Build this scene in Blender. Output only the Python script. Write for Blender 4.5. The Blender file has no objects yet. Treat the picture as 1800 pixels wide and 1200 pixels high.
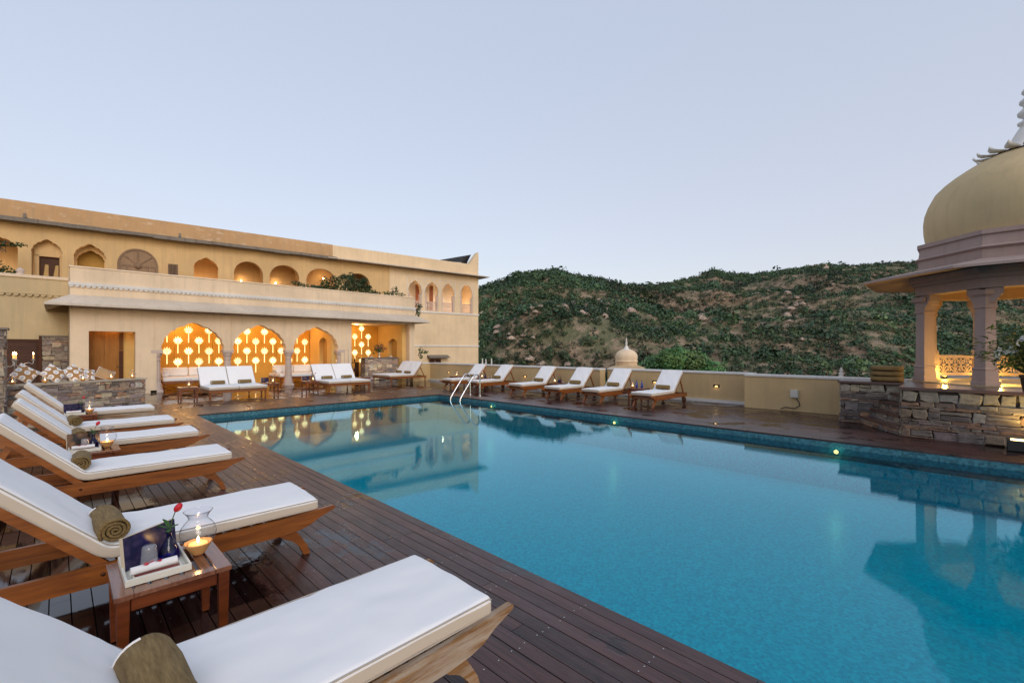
import bpy, bmesh, math, random
import numpy as np
from mathutils import Vector, Matrix, Euler, noise
from mathutils.geometry import tessellate_polygon

sc = bpy.context.scene
R = math.radians
PI = math.pi

# ------------------------------------------------------------------ camera, sky, sun, exposure
cam_data = bpy.data.cameras.new("camera")
cam = bpy.data.objects.new("camera", cam_data)
sc.collection.objects.link(cam)
cam.location = (0, 0, 1.6)
cam.rotation_euler = (R(90), 0, R(-45))
cam_data.sensor_width = 36
cam_data.lens = 16
cam_data.shift_y = 14 / 1800
cam_data.clip_start = 0.05
cam_data.clip_end = 5000
sc.camera = cam

SUN_EL, SUN_AZ = 12, 196          # low evening light from behind the camera
world = bpy.data.worlds.new("World")
sc.world = world
world.use_nodes = True
wn, wl = world.node_tree.nodes, world.node_tree.links
wn.clear()
w_out = wn.new("ShaderNodeOutputWorld")
sky = wn.new("ShaderNodeTexSky")
sky.sky_type = 'NISHITA'
sky.sun_disc = False
sky.sun_elevation = R(SUN_EL)
sky.sun_rotation = R(SUN_AZ)
sky.air_density = 1.0
sky.dust_density = 2.0
bg1 = wn.new("ShaderNodeBackground"); bg1.inputs[1].default_value = 0.05
wl.new(sky.outputs[0], bg1.inputs[0])
bg2 = wn.new("ShaderNodeBackground")   # thin high overcast of the evening
bg2.inputs[0].default_value = (0.605, 0.655, 0.755, 1); bg2.inputs[1].default_value = 0.64
# the cloud veil is bluer overhead and paler, slightly lavender towards the horizon
w_tc = wn.new("ShaderNodeTexCoord"); w_sep = wn.new("ShaderNodeSeparateXYZ"); wl.new(w_tc.outputs['Generated'], w_sep.inputs[0])
w_rmp = wn.new("ShaderNodeValToRGB"); w_rmp.color_ramp.elements[0].position = 0.0; w_rmp.color_ramp.elements[0].color = (0.74, 0.73, 0.78, 1)
w_rmp.color_ramp.elements[1].position = 0.55; w_rmp.color_ramp.elements[1].color = (0.575, 0.625, 0.75, 1)
w_e = w_rmp.color_ramp.elements.new(0.2); w_e.color = (0.65, 0.657, 0.755, 1)
wl.new(w_sep.outputs[2], w_rmp.inputs[0]); wl.new(w_rmp.outputs[0], bg2.inputs[0])
addw = wn.new("ShaderNodeAddShader")
wl.new(bg1.outputs[0], addw.inputs[0]); wl.new(bg2.outputs[0], addw.inputs[1])
wl.new(addw.outputs[0], w_out.inputs[0])

sun_d = bpy.data.lights.new("sun", 'SUN')
sun_d.energy = 0.8
sun_d.angle = R(25)
sun_d.color = (1.0, 0.95, 0.90)
sun = bpy.data.objects.new("sun", sun_d)
sc.collection.objects.link(sun)
_sd = Vector((math.sin(R(SUN_AZ)) * math.cos(R(28)), math.cos(R(SUN_AZ)) * math.cos(R(28)), math.sin(R(28))))
sun.rotation_euler = _sd.to_track_quat('Z', 'Y').to_euler()
sun.location = (0, -10, 20)

sc.view_settings.view_transform = 'Standard'
sc.view_settings.look = 'None'
sc.view_settings.exposure = 0.36
sc.view_settings.gamma = 1
sc.render.engine = 'CYCLES'
sc.cycles.use_denoising = True
sc.cycles.max_bounces = 8
sc.cycles.transparent_max_bounces = 16
sc.cycles.caustics_reflective = False
sc.cycles.caustics_refractive = False
sc.cycles.sample_clamp_indirect = 4.0

# ------------------------------------------------------------------ mesh helper
class MB:
    def __init__(s):
        s.v, s.f, s.mi, s.sm, s.tint = [], [], [], [], []

    def add(s, verts, faces, mat=0, smooth=False, tint=1.0, M=None):
        o = len(s.v)
        if M is not None:
            verts = [M @ Vector(p) for p in verts]
        s.v.extend(tuple(p) for p in verts)
        if not isinstance(tint, (tuple, list)):
            tint = (tint, tint, tint)
        for f in faces:
            s.f.append(tuple(i + o for i in f)); s.mi.append(mat); s.sm.append(smooth); s.tint.append(tint)
        return s

    def box(s, x0, x1, y0, y1, z0, z1, mat=0, tint=1.0, M=None, bottom=True):
        v = [(x0, y0, z0), (x1, y0, z0), (x1, y1, z0), (x0, y1, z0), (x0, y0, z1), (x1, y0, z1), (x1, y1, z1), (x0, y1, z1)]
        f = [(4, 5, 6, 7), (0, 1, 5, 4), (1, 2, 6, 5), (2, 3, 7, 6), (3, 0, 4, 7)]
        if bottom: f.append((3, 2, 1, 0))
        return s.add(v, f, mat, False, tint, M)

    def prism(s, poly, a, b, plane='xz', mat=0, tint=1.0, M=None, smooth=False):
        """poly: 2-D outline; extruded from a to b along the remaining axis"""
        n = len(poly)
        def P(p, t):
            if plane == 'xz': return (p[0], t, p[1])
            if plane == 'yz': return (t, p[0], p[1])
            return (p[0], p[1], t)
        v = [P(p, a) for p in poly] + [P(p, b) for p in poly]
        tri = tessellate_polygon([[Vector((p[0], p[1], 0)) for p in poly]])
        f = [tuple(t) for t in tri] + [tuple(i + n for i in reversed(t)) for t in tri]
        s.add(v, f, mat, False, tint, M)
        f = [(i, (i + 1) % n, (i + 1) % n + n, i + n) for i in range(n)]
        return s.add(v, f, mat, smooth, tint, M)

    def lathe(s, prof, seg=24, c=(0, 0, 0), mat=0, smooth=True, tint=1.0, M=None, rib=0, nrib=0):
        v, f = [], []
        for r, z in prof:
            for k in range(seg):
                a = 2 * PI * k / seg
                rr = r * (1 + rib * math.cos(nrib * a)) if rib else r
                v.append((c[0] + rr * math.cos(a), c[1] + rr * math.sin(a), c[2] + z))
        for i in range(len(prof) - 1):
            for k in range(seg):
                k2 = (k + 1) % seg
                f.append((i * seg + k, i * seg + k2, (i + 1) * seg + k2, (i + 1) * seg + k))
        s.add(v, f, mat, smooth, tint, M)
        return s

    def tube(s, path, rad, seg=8, mat=0, tint=1.0, M=None, caps=True, smooth=True):
        path = [Vector(p) for p in path]
        n = len(path)
        rads = rad if isinstance(rad, (list, tuple)) else [rad] * n
        v, f = [], []
        prev = None
        for i in range(n):
            d = (path[min(i + 1, n - 1)] - path[max(i - 1, 0)]).normalized()
            if prev is None:
                up = Vector((0, 0, 1)) if abs(d.z) < 0.9 else Vector((1, 0, 0))
                a = d.cross(up).normalized()
            else:
                a = (prev - d * prev.dot(d)).normalized()
            prev = a
            b = d.cross(a)
            for k in range(seg):
                t = 2 * PI * k / seg
                v.append(path[i] + (a * math.cos(t) + b * math.sin(t)) * rads[i])
        for i in range(n - 1):
            for k in range(seg):
                k2 = (k + 1) % seg
                f.append((i * seg + k, i * seg + k2, (i + 1) * seg + k2, (i + 1) * seg + k))
        s.add(v, f, mat, smooth, tint, M)
        if caps:
            s.add(v[:seg], [tuple(reversed(range(seg)))], mat, False, tint, M)
            s.add(v[-seg:], [tuple(range(seg))], mat, False, tint, M)
        return s

    def build(s, name, mats, parent=None, bevel=0, fix=True, weld=False):
        me = bpy.data.meshes.new(name)
        if s.v:
            me.from_pydata(s.v, [], s.f)
        if not isinstance(mats, (list, tuple)): mats = [mats]
        for m in mats: me.materials.append(m)
        n = len(me.polygons)
        me.polygons.foreach_set("material_index", s.mi[:n])
        me.polygons.foreach_set("use_smooth", s.sm[:n])
        at = me.attributes.new("tint", 'FLOAT_COLOR', 'FACE')
        at.data.foreach_set("color", [c for t in s.tint for c in (t[0], t[1], t[2], 1.0)])
        if fix or weld:
            bm = bmesh.new(); bm.from_mesh(me)
            if weld: bmesh.ops.remove_doubles(bm, verts=bm.verts, dist=1e-5)
            if fix: bmesh.ops.recalc_face_normals(bm, faces=bm.faces)
            bm.to_mesh(me); bm.free()
        me.update()
        o = bpy.data.objects.new(name, me)
        sc.collection.objects.link(o)
        if parent is not None: o.parent = parent
        if bevel:
            md = o.modifiers.new("bevel", 'BEVEL'); md.width = bevel; md.segments = 2; md.limit_method = 'ANGLE'; md.angle_limit = R(40)
            md.harden_normals = False
        return o


def tag(o, label=None, cat=None, group=None, kind=None):
    if label: o["label"] = label
    if cat: o["category"] = cat
    if group: o["group"] = group
    if kind: o["kind"] = kind
    return o


def thing(name, label, cat, loc=(0, 0, 0), rz=0, group=None):
    o = bpy.data.objects.new(name, None)
    sc.collection.objects.link(o)
    o.empty_display_size = 0.1
    o.location = loc; o.rotation_euler = (0, 0, rz)
    return tag(o, label, cat, group)


def dup(root, loc, rz, label, group=None):
    r = root.copy(); sc.collection.objects.link(r)
    r.location = loc; r.rotation_euler = (0, 0, rz); r["label"] = label
    if group: r["group"] = group
    def rec(src, dst):
        for ch in list(src.children):
            c = ch.copy(); sc.collection.objects.link(c); c.parent = dst
            c.matrix_parent_inverse = ch.matrix_parent_inverse.copy()
            rec(ch, c)
    rec(root, r)
    return r


def point_light(name, loc, watts, color, radius, parent=None):
    l = bpy.data.lights.new(name, 'POINT'); l.energy = watts; l.color = color; l.shadow_soft_size = radius
    o = bpy.data.objects.new(name, l); sc.collection.objects.link(o); o.location = loc
    if parent: o.parent = parent
    return o

# ------------------------------------------------------------------ materials
class NT:
    def __init__(s, name):
        s.m = bpy.data.materials.new(name); s.m.use_nodes = True
        s.n, s.l = s.m.node_tree.nodes, s.m.node_tree.links
        s.bsdf = s.n.get("Principled BSDF"); s.out = s.n.get("Material Output")
        s.tc = s.n.new("ShaderNodeTexCoord")
    def mapping(s, scale=(1, 1, 1), src='Object', rot=(0, 0, 0)):
        mp = s.n.new("ShaderNodeMapping"); mp.inputs['Scale'].default_value = scale; mp.inputs['Rotation'].default_value = rot
        s.l.new(s.tc.outputs[src], mp.inputs[0]); return mp.outputs[0]
    def geo_pos(s, scale=(1, 1, 1)):
        g = s.n.new("ShaderNodeNewGeometry"); mp = s.n.new("ShaderNodeMapping"); mp.inputs['Scale'].default_value = scale
        s.l.new(g.outputs['Position'], mp.inputs[0]); return mp.outputs[0]
    def noise(s, vec, scale=5, detail=4, rough=0.55, dist=0):
        t = s.n.new("ShaderNodeTexNoise"); t.inputs['Scale'].default_value = scale; t.inputs['Detail'].default_value = detail
        t.inputs['Roughness'].default_value = rough; t.inputs['Distortion'].default_value = dist
        s.l.new(vec, t.inputs['Vector']); return t.outputs['Fac']
    def voronoi(s, vec, scale=5, feature='F1', out='Distance', rnd=1.0):
        t = s.n.new("ShaderNodeTexVoronoi"); t.feature = feature; t.inputs['Scale'].default_value = scale
        t.inputs['Randomness'].default_value = rnd
        s.l.new(vec, t.inputs['Vector']); return t.outputs[out]
    def ramp(s, fac, stops, interp='LINEAR'):
        r = s.n.new("ShaderNodeValToRGB"); r.color_ramp.interpolation = interp
        e = r.color_ramp.elements
        while len(e) < len(stops): e.new(0.5)
        for el, (p, c) in zip(e, stops):
            el.position = p
            el.color = (c[0], c[1], c[2], 1) if isinstance(c, (tuple, list)) else (c, c, c, 1)
        s.l.new(fac, r.inputs[0]); return r.outputs[0]
    def mix(s, fac, a, b, mode='MIX'):
        m = s.n.new("ShaderNodeMix"); m.data_type = 'RGBA'; m.blend_type = mode
        for sock, val in ((m.inputs[0], fac), (m.inputs[6], a), (m.inputs[7], b)):
            if hasattr(val, 'is_linked'): s.l.new(val, sock)
            elif isinstance(val, (tuple, list)): sock.default_value = (val[0], val[1], val[2], 1)
            else: sock.default_value = val
        return m.outputs[2]
    def math(s, op, a, b=0.0, clamp=False):
        m = s.n.new("ShaderNodeMath"); m.operation = op; m.use_clamp = clamp
        for sock, val in ((m.inputs[0], a), (m.inputs[1], b)):
            if hasattr(val, 'is_linked'): s.l.new(val, sock)
            else: sock.default_value = val
        return m.outputs[0]
    def tint(s):
        a = s.n.new("ShaderNodeAttribute"); a.attribute_name = "tint"; return a.outputs['Color']
    def sep(s, vec):
        x = s.n.new("ShaderNodeSeparateXYZ"); s.l.new(vec, x.inputs[0]); return x.outputs
    def bump(s, h, strength=0.3, dist=0.01):
        b = s.n.new("ShaderNodeBump"); b.inputs['Strength'].default_value = strength; b.inputs['Distance'].default_value = dist
        s.l.new(h, b.inputs['Height']); s.l.new(b.outputs[0], s.bsdf.inputs['Normal']); return b.outputs[0]
    def set(s, **k):
        for key, val in k.items():
            sock = s.bsdf.inputs[key.replace('_', ' ')]
            if hasattr(val, 'is_linked'): s.l.new(val, sock)
            elif isinstance(val, (tuple, list)): sock.default_value = (val[0], val[1], val[2], 1)
            else: sock.default_value = val
        return s


def mat_plain(name, col, rough=0.6, metal=0.0, var=0.12, scale=6, bump=0.0, spec=0.5):
    t = NT(name); p = t.mapping()
    nz = t.noise(p, scale, 5)
    c = t.mix(nz, tuple(x * (1 - var) for x in col), tuple(min(1, x * (1 + var)) for x in col))
    t.set(Base_Color=c, Roughness=rough, Metallic=metal)
    t.bsdf.inputs['Specular IOR Level'].default_value = spec
    if bump: t.bump(t.noise(p, scale * 8, 3), bump, 0.004)
    return t.m


def mat_plaster(name, col, stain=(0.5, 0.42, 0.3), amount=0.35, peel=None):
    """lime plaster with streaks running down and blotches"""
    t = NT(name)
    p = t.geo_pos(); n1 = t.noise(p, 0.55, 6, 0.6)
    c = t.mix(t.ramp(n1, [(0.35, 0.0), (0.7, 1.0)]), tuple(x * 0.84 for x in col), tuple(min(1, x * 1.06) for x in col))
    ps = t.geo_pos((4.5, 4.5, 0.3)); st = t.ramp(t.noise(ps, 1.6, 7, 0.7), [(0.48, 0.0), (0.72, 1.0)])
    c = t.mix(t.math('MULTIPLY', st, amount), c, stain)
    sp = t.ramp(t.noise(t.geo_pos(), 7, 6, 0.7), [(0.62, 0.0), (0.74, 1.0)])
    c = t.mix(t.math('MULTIPLY', sp, amount * 0.5), c, tuple(x * 0.72 for x in col))
    if peel:
        pl = t.ramp(t.noise(t.geo_pos((1, 1, 2.2)), 2.3, 8, 0.72), [(0.56, 0.0), (0.63, 1.0)])
        c = t.mix(t.math('MULTIPLY', pl, 0.6), c, peel)
    t.set(Base_Color=c, Roughness=0.85)
    t.bsdf.inputs['Specular IOR Level'].default_value = 0.25
    t.bump(t.noise(t.geo_pos(), 22, 4), 0.22, 0.008)
    return t.m


def mat_wood(name, base, dark, scale=1.0, rough=0.45, grey=None, axis='x', wet=0.0):
    t = NT(name)
    sx = {'x': (1.6, 16, 16), 'y': (16, 1.6, 16), 'z': (16, 16, 1.6)}[axis]
    p = t.mapping(tuple(v * scale for v in sx))
    g = t.noise(p, 1.7, 7, 0.62, 0.6)
    c = t.mix(t.ramp(g, [(0.3, 0.0), (0.72, 1.0)]), dark, base)
    w = t.noise(t.mapping((scale, scale, scale)), 2.2, 3)
    c = t.mix(t.math('MULTIPLY', t.ramp(w, [(0.4, 0.0), (0.7, 1.0)]), 0.45), c, tuple(x * 0.6 for x in base))
    if grey:
        gm = t.ramp(t.noise(t.mapping(tuple(v * scale * 0.6 for v in sx)), 1.4, 8, 0.75), [(0.45, 0.0), (0.6, 1.0)])
        c = t.mix(t.math('MULTIPLY', gm, 0.75), c, grey)
    c = t.mix(1.0, c, t.tint(), 'MULTIPLY')
    t.set(Base_Color=c, Roughness=rough)
    t.bump(g, 0.25, 0.003)
    if rough >= 0.5: t.bsdf.inputs['Specular IOR Level'].default_value = 0.2
    if wet: t.bsdf.inputs['Coat Weight'].default_value = wet; t.bsdf.inputs['Coat Roughness'].default_value = 0.15
    return t.m


def mat_emit(name, col, strength):
    t = NT(name)
    t.set(Base_Color=col, Emission_Color=col, Emission_Strength=strength)
    return t.m


def mat_glass(name, tint=(1, 1, 1), gain=1.0, edge=0.75, milk=0.0):
    """thin clear glass: straight-through plus Fresnel reflection, darker at the rim"""
    t = NT(name)
    lw = t.n.new("ShaderNodeLayerWeight"); lw.inputs[0].default_value = 0.5
    tr = t.n.new("ShaderNodeBsdfTransparent")
    col = t.mix(t.ramp(lw.outputs['Facing'], [(0.6, 0.0), (1.0, 1.0)]), tint, tuple(x * edge for x in tint))
    t.l.new(col, tr.inputs[0])
    gl = t.n.new("ShaderNodeBsdfGlossy"); gl.inputs['Roughness'].default_value = 0.03
    sch = t.math('ADD', t.math('MULTIPLY', t.math('POWER', lw.outputs['Facing'], 4.0), 0.75), 0.045)   # Schlick, the same from both sides
    mx = t.n.new("ShaderNodeMixShader")
    t.l.new(t.math('MULTIPLY', sch, gain, True), mx.inputs[0]); t.l.new(tr.outputs[0], mx.inputs[1]); t.l.new(gl.outputs[0], mx.inputs[2])
    if milk:
        df = t.n.new("ShaderNodeBsdfDiffuse"); df.inputs[0].default_value = (0.75, 0.76, 0.80, 1)
        m2 = t.n.new("ShaderNodeMixShader"); m2.inputs[0].default_value = milk
        t.l.new(mx.outputs[0], m2.inputs[1]); t.l.new(df.outputs[0], m2.inputs[2]); mx = m2
    t.l.new(mx.outputs[0], t.out.inputs[0])
    return t.m


def mat_leaf(name, a, b):
    t = NT(name)
    c = t.mix(t.noise(t.geo_pos(), 3.0, 3), a, b)
    c = t.mix(1.0, c, t.tint(), 'MULTIPLY')
    t.set(Base_Color=c, Roughness=0.55)
    t.bsdf.inputs['Specular IOR Level'].default_value = 0.3
    return t.m


M = {}
M['cream'] = mat_plaster('cream_plaster', (0.80, 0.63, 0.445), (0.50, 0.39, 0.27), 0.4)
M['annex'] = mat_plaster('annex_plaster', (0.60, 0.47, 0.28), (0.34, 0.29, 0.19), 0.42)
M['ochre'] = mat_plaster('ochre_plaster', (0.67, 0.455, 0.225), (0.44, 0.30, 0.17), 0.45)
M['ochre_old'] = mat_plaster('old_ochre_plaster', (0.56, 0.345, 0.175), (0.34, 0.25, 0.17), 0.45, peel=(0.66, 0.50, 0.36))
M['palace_pale'] = mat_plaster('pale_palace_plaster', (0.79, 0.61, 0.40), (0.54, 0.42, 0.28), 0.42)
M['white'] = mat_plaster('white_lime', (0.72, 0.70, 0.67), (0.45, 0.42, 0.38), 0.3)
M['wallyel'] = mat_plaster('yellow_terrace_plaster', (0.60, 0.435, 0.23), (0.36, 0.27, 0.16), 0.3)
M['mauve'] = mat_plaster('mauve_sandstone', (0.375, 0.283, 0.258), (0.22, 0.17, 0.16), 0.4)
M['domeyel'] = mat_plaster('dome_plaster', (0.57, 0.44, 0.25), (0.36, 0.28, 0.17), 0.35)
M['slabgrey'] = mat_plaster('weathered_slab', (0.22, 0.19, 0.16), (0.08, 0.075, 0.07), 0.6)
M['sandcol'] = mat_plaster('column_sandstone', (0.60, 0.48, 0.42), (0.36, 0.29, 0.25), 0.3)
M['amber'] = mat_plaster('amber_panel', (0.74, 0.42, 0.09), (0.5, 0.26, 0.06), 0.1)
M['amber_wall'] = mat_plaster('amber_lime_wall', (0.72, 0.47, 0.17), (0.5, 0.32, 0.12), 0.2)
M['teak'] = mat_wood('teak', (0.34, 0.105, 0.018), (0.115, 0.028, 0.006), 1.0, 0.36, wet=0.2)
M['teak_red'] = mat_wood('reddish_teak', (0.235, 0.055, 0.013), (0.085, 0.018, 0.006), 1.0, 0.33, wet=0.3)
M['teak_old'] = mat_wood('weathered_teak', (0.38, 0.20, 0.075), (0.15, 0.07, 0.03), 1.0, 0.6, grey=(0.42, 0.37, 0.31))
M['teak_wet'] = mat_wood('wet_teak_top', (0.30, 0.125, 0.07), (0.13, 0.045, 0.024), 1.0, 0.22, axis='y', wet=0.5)
M['darkwood'] = mat_wood('dark_door_wood', (0.10, 0.034, 0.014), (0.035, 0.012, 0.006), 1.0, 0.5)
M['oldwood'] = mat_wood('old_grey_wood', (0.34, 0.22, 0.14), (0.17, 0.105, 0.07), 1.0, 0.75, axis='z')
M['slabwood'] = mat_wood('dark_plank_slab', (0.12, 0.06, 0.045), (0.05, 0.025, 0.02), 1.0, 0.3, axis='y', wet=0.4)
M['chrome'] = mat_plain('polished_steel', (0.75, 0.75, 0.75), 0.12, 1.0, 0.03)
M['silver'] = mat_plain('tarnished_silver', (0.55, 0.52, 0.48), 0.3, 1.0, 0.1)
M['black'] = mat_plain('black_metal', (0.012, 0.012, 0.013), 0.4, 0.0, 0.1)
M['hinge'] = mat_plain('screw_steel', (0.6, 0.58, 0.55), 0.3, 1.0, 0.1)
M['porcelain'] = mat_plain('white_porcelain', (0.75, 0.73, 0.70), 0.25, 0.0, 0.05)
M['traywhite'] = mat_plain('chipped_white_paint', (0.68, 0.66, 0.58), 0.5, 0.0, 0.1, 10)
M['napkin'] = mat_plain('white_napkin_cloth', (0.76, 0.74, 0.74), 0.9, 0.0, 0.06, 12, 0.3)
M['petal'] = mat_plain('red_petal', (0.55, 0.012, 0.03), 0.5, 0.0, 0.25, 30)
M['redglass'] = mat_plain('red_soap', (0.30, 0.05, 0.045), 0.4, 0.0, 0.2, 20)
M['leafgreen'] = mat_leaf('rose_leaf', (0.03, 0.09, 0.02), (0.06, 0.16, 0.04))
M['wax'] = mat_plain('wax_bowl', (0.62, 0.33, 0.12), 0.5, 0.0, 0.15, 15)
M['candle'] = mat_emit('glowing_wax', (1.0, 0.48, 0.14), 0.9)
M['flame'] = mat_emit('flame', (1.0, 0.66, 0.28), 22.0)
M['bulb'] = mat_emit('warm_bulb', (1.0, 0.66, 0.32), 16.0)
M['lotus'] = mat_emit('lotus_light', (1.0, 0.78, 0.40), 1.6)
M['ledslit'] = mat_emit('lamp_slit', (1.0, 0.68, 0.25), 6.0)
M['glass'] = mat_glass('clear_glass', (0.975, 0.975, 0.985), 1.0, 0.62)
M['blueglass'] = mat_glass('cobalt_glass', (0.10, 0.13, 0.72), 1.0, 0.4)
M['frosted'] = mat_glass('tumbler_glass', (0.90, 0.90, 0.93), 1.5, 0.7, 0.16)
M['rope'] = mat_plain('black_cable', (0.02, 0.02, 0.02), 0.6)
M['boxgrey'] = mat_plain('grey_plastic', (0.55, 0.53, 0.48), 0.5, 0, 0.06)
M['panel'] = mat_plain('solar_panel', (0.012, 0.013, 0.018), 0.2, 0.0, 0.2)
M['gapshade'] = mat_plain('gap_shade_black', (0.01, 0.009, 0.008), 0.95, 0, 0.1)  # near-black standing in for shade under the boards and behind the screen


def _fabric(name, col, warm):
    t = NT(name)
    nz = t.noise(t.mapping((1, 1, 1)), 3.0, 5)
    c = t.mix(nz, tuple(x * 0.955 for x in col), col)
    c = t.mix(t.ramp(t.noise(t.mapping(), 9, 4, 0.6), [(0.55, 0.0), (0.8, 0.25)]), c, warm)
    c = t.mix(1.0, c, t.tint(), 'MULTIPLY')
    t.set(Base_Color=c, Roughness=0.92)
    t.bsdf.inputs['Specular IOR Level'].default_value = 0.15
    t.bsdf.inputs['Sheen Weight'].default_value = 0.1
    w = t.noise(t.mapping((700, 700, 700)), 1.0, 2)
    big = t.noise(t.mapping((2, 4, 3)), 1.3, 1, 0.4, 0.3)
    t.bump(t.math('ADD', t.math('MULTIPLY', big, 1.0), t.math('MULTIPLY', w, 0.03)), 0.3, 0.022)
    return t.m
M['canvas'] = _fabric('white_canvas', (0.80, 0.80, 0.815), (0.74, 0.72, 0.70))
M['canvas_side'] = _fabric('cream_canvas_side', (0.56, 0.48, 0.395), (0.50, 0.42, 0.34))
M['piping'] = _fabric('grey_piping', (0.40, 0.35, 0.30), (0.36, 0.3, 0.25))


def _towel():
    t = NT('khaki_towel')
    p = t.mapping((60, 6, 60)); n1 = t.noise(p, 1.5, 5, 0.7)
    c = t.mix(t.ramp(n1, [(0.3, 0.0), (0.7, 1.0)]), (0.115, 0.073, 0.028), (0.27, 0.185, 0.082))
    c = t.mix(1.0, c, t.tint(), 'MULTIPLY')
    t.set(Base_Color=c, Roughness=0.95); t.bsdf.inputs['Sheen Weight'].default_value = 0.05
    t.bsdf.inputs['Specular IOR Level'].default_value = 0.1
    t.bump(t.noise(t.mapping((260, 260, 260)), 1.0, 3), 0.6, 0.004)
    return t.m
M['towel'] = _towel()


def _stone():
    t = NT('rubble_stone')
    p = t.geo_pos()
    n1 = t.noise(p, 9, 6, 0.65)
    n2 = t.noise(t.geo_pos((6, 6, 26)), 1.6, 6, 0.7)
    c = t.mix(t.ramp(n1, [(0.3, 0.0), (0.75, 1.0)]), (0.62, 0.60, 0.58), (1.12, 1.1, 1.06))
    c = t.mix(1.0, c, t.tint(), 'MULTIPLY')
    c = t.mix(t.math('MULTIPLY', t.ramp(n2, [(0.5, 0.0), (0.62, 1.0)]), 0.45), c, (0.07, 0.055, 0.05))
    t.set(Base_Color=c, Roughness=0.72)
    t.bump(t.math('ADD', n1, n2), 0.8, 0.02)
    return t.m
M['stone'] = _stone()
M['mortar'] = mat_plain('dark_joint', (0.07, 0.052, 0.043), 0.95, 0, 0.3, 20)


def _deck():
    t = NT('wet_deck_boards')
    pos = t.geo_pos()
    g = t.noise(t.geo_pos((34, 1.5, 10)), 1.3, 7, 0.65, 0.4)
    c = t.mix(t.ramp(g, [(0.3, 0.0), (0.72, 1.0)]), (0.018, 0.006, 0.005), (0.088, 0.034, 0.027))
    c = t.mix(1.0, c, t.tint(), 'MULTIPLY')
    bl = t.noise(t.geo_pos((2.5, 1.1, 1)), 1.1, 6, 0.65)
    c = t.mix(t.math('MULTIPLY', t.ramp(bl, [(0.52, 0.0), (0.7, 1.0)]), 0.35), c, (0.14, 0.095, 0.09))
    # standing water: more of it among the loungers, its colour darkened to deepen their shade
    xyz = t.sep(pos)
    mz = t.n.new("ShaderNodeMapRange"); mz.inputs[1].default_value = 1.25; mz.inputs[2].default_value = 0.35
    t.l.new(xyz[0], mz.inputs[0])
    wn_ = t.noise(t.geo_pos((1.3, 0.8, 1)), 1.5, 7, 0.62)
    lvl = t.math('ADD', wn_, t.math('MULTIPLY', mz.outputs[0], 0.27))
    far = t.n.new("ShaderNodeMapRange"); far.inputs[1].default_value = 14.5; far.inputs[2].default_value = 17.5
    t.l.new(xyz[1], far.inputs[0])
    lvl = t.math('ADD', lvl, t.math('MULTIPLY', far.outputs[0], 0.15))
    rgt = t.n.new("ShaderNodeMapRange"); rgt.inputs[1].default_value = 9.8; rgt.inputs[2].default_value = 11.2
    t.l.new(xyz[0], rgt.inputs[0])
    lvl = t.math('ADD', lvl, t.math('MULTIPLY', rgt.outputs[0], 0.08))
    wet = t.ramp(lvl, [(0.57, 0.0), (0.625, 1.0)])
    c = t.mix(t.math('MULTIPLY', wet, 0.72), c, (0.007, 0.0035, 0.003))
    t.set(Base_Color=c)
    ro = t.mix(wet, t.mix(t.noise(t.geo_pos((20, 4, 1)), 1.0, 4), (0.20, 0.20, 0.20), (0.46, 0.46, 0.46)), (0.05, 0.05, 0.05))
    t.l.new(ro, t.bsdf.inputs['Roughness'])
    hb = t.math('MULTIPLY', t.math('ADD', g, t.math('MULTIPLY', t.noise(t.geo_pos(), 60, 3), 0.4)), t.math('SUBTRACT', 1.0, t.math('MULTIPLY', wet, 0.9)))
    t.bump(hb, 0.35, 0.006)
    return t.m
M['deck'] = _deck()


def _tile(name, a, b, scale, rough=0.3):
    t = NT(name)
    v = t.voronoi(t.geo_pos(), scale, 'F1', 'Color', 0.35)
    x = t.sep(v)
    c = t.mix(x[0], a, b)
    c = t.mix(t.math('MULTIPLY', t.noise(t.geo_pos((3, 14, 6), ), 1.1, 5), 0.6), c, tuple(0.62 * q for q in b))
    t.set(Base_Color=c, Roughness=rough)
    return t.m
M['poolfloor'] = _tile('turquoise_mosaic', (0.0, 0.47, 0.69), (0.02, 0.84, 1.0), 40)
M['poolwall'] = _tile('teal_mosaic_band', (0.012, 0.055, 0.085), (0.06, 0.20, 0.25), 30)


def _water():
    t = NT('pool_water')
    p = t.geo_pos((1, 1, 1))
    n1 = t.noise(t.geo_pos((1.0, 1.0, 1)), 9.0, 4, 0.6, 0.4)
    n2 = t.noise(t.geo_pos((1.6, 0.8, 1)), 34.0, 3, 0.6)
    h = t.math('ADD', t.math('MULTIPLY', n1, 1.0), t.math('MULTIPLY', n2, 0.35))
    bp = t.n.new("ShaderNodeBump"); bp.inputs['Strength'].default_value = 0.010; bp.inputs['Distance'].default_value = 0.03
    t.l.new(h, bp.inputs['Height'])
    gl = t.n.new("ShaderNodeBsdfGlossy"); gl.inputs['Roughness'].default_value = 0.006; gl.inputs[0].default_value = (0.58, 0.90, 1.0, 1)
    t.l.new(bp.outputs[0], gl.inputs['Normal'])
    tr = t.n.new("ShaderNodeBsdfTransparent"); tr.inputs[0].default_value = (0.12, 0.985, 1.0, 1)
    fr = t.n.new("ShaderNodeFresnel"); fr.inputs[0].default_value = 1.36
    t.l.new(bp.outputs[0], fr.inputs['Normal'])
    mx = t.n.new("ShaderNodeMixShader")
    t.l.new(t.math('MULTIPLY', fr.outputs[0], 1.2, True), mx.inputs[0])
    t.l.new(tr.outputs[0], mx.inputs[1]); t.l.new(gl.outputs[0], mx.inputs[2])
    t.l.new(mx.outputs[0], t.out.inputs[0])
    return t.m
M['water'] = _water()


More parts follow.
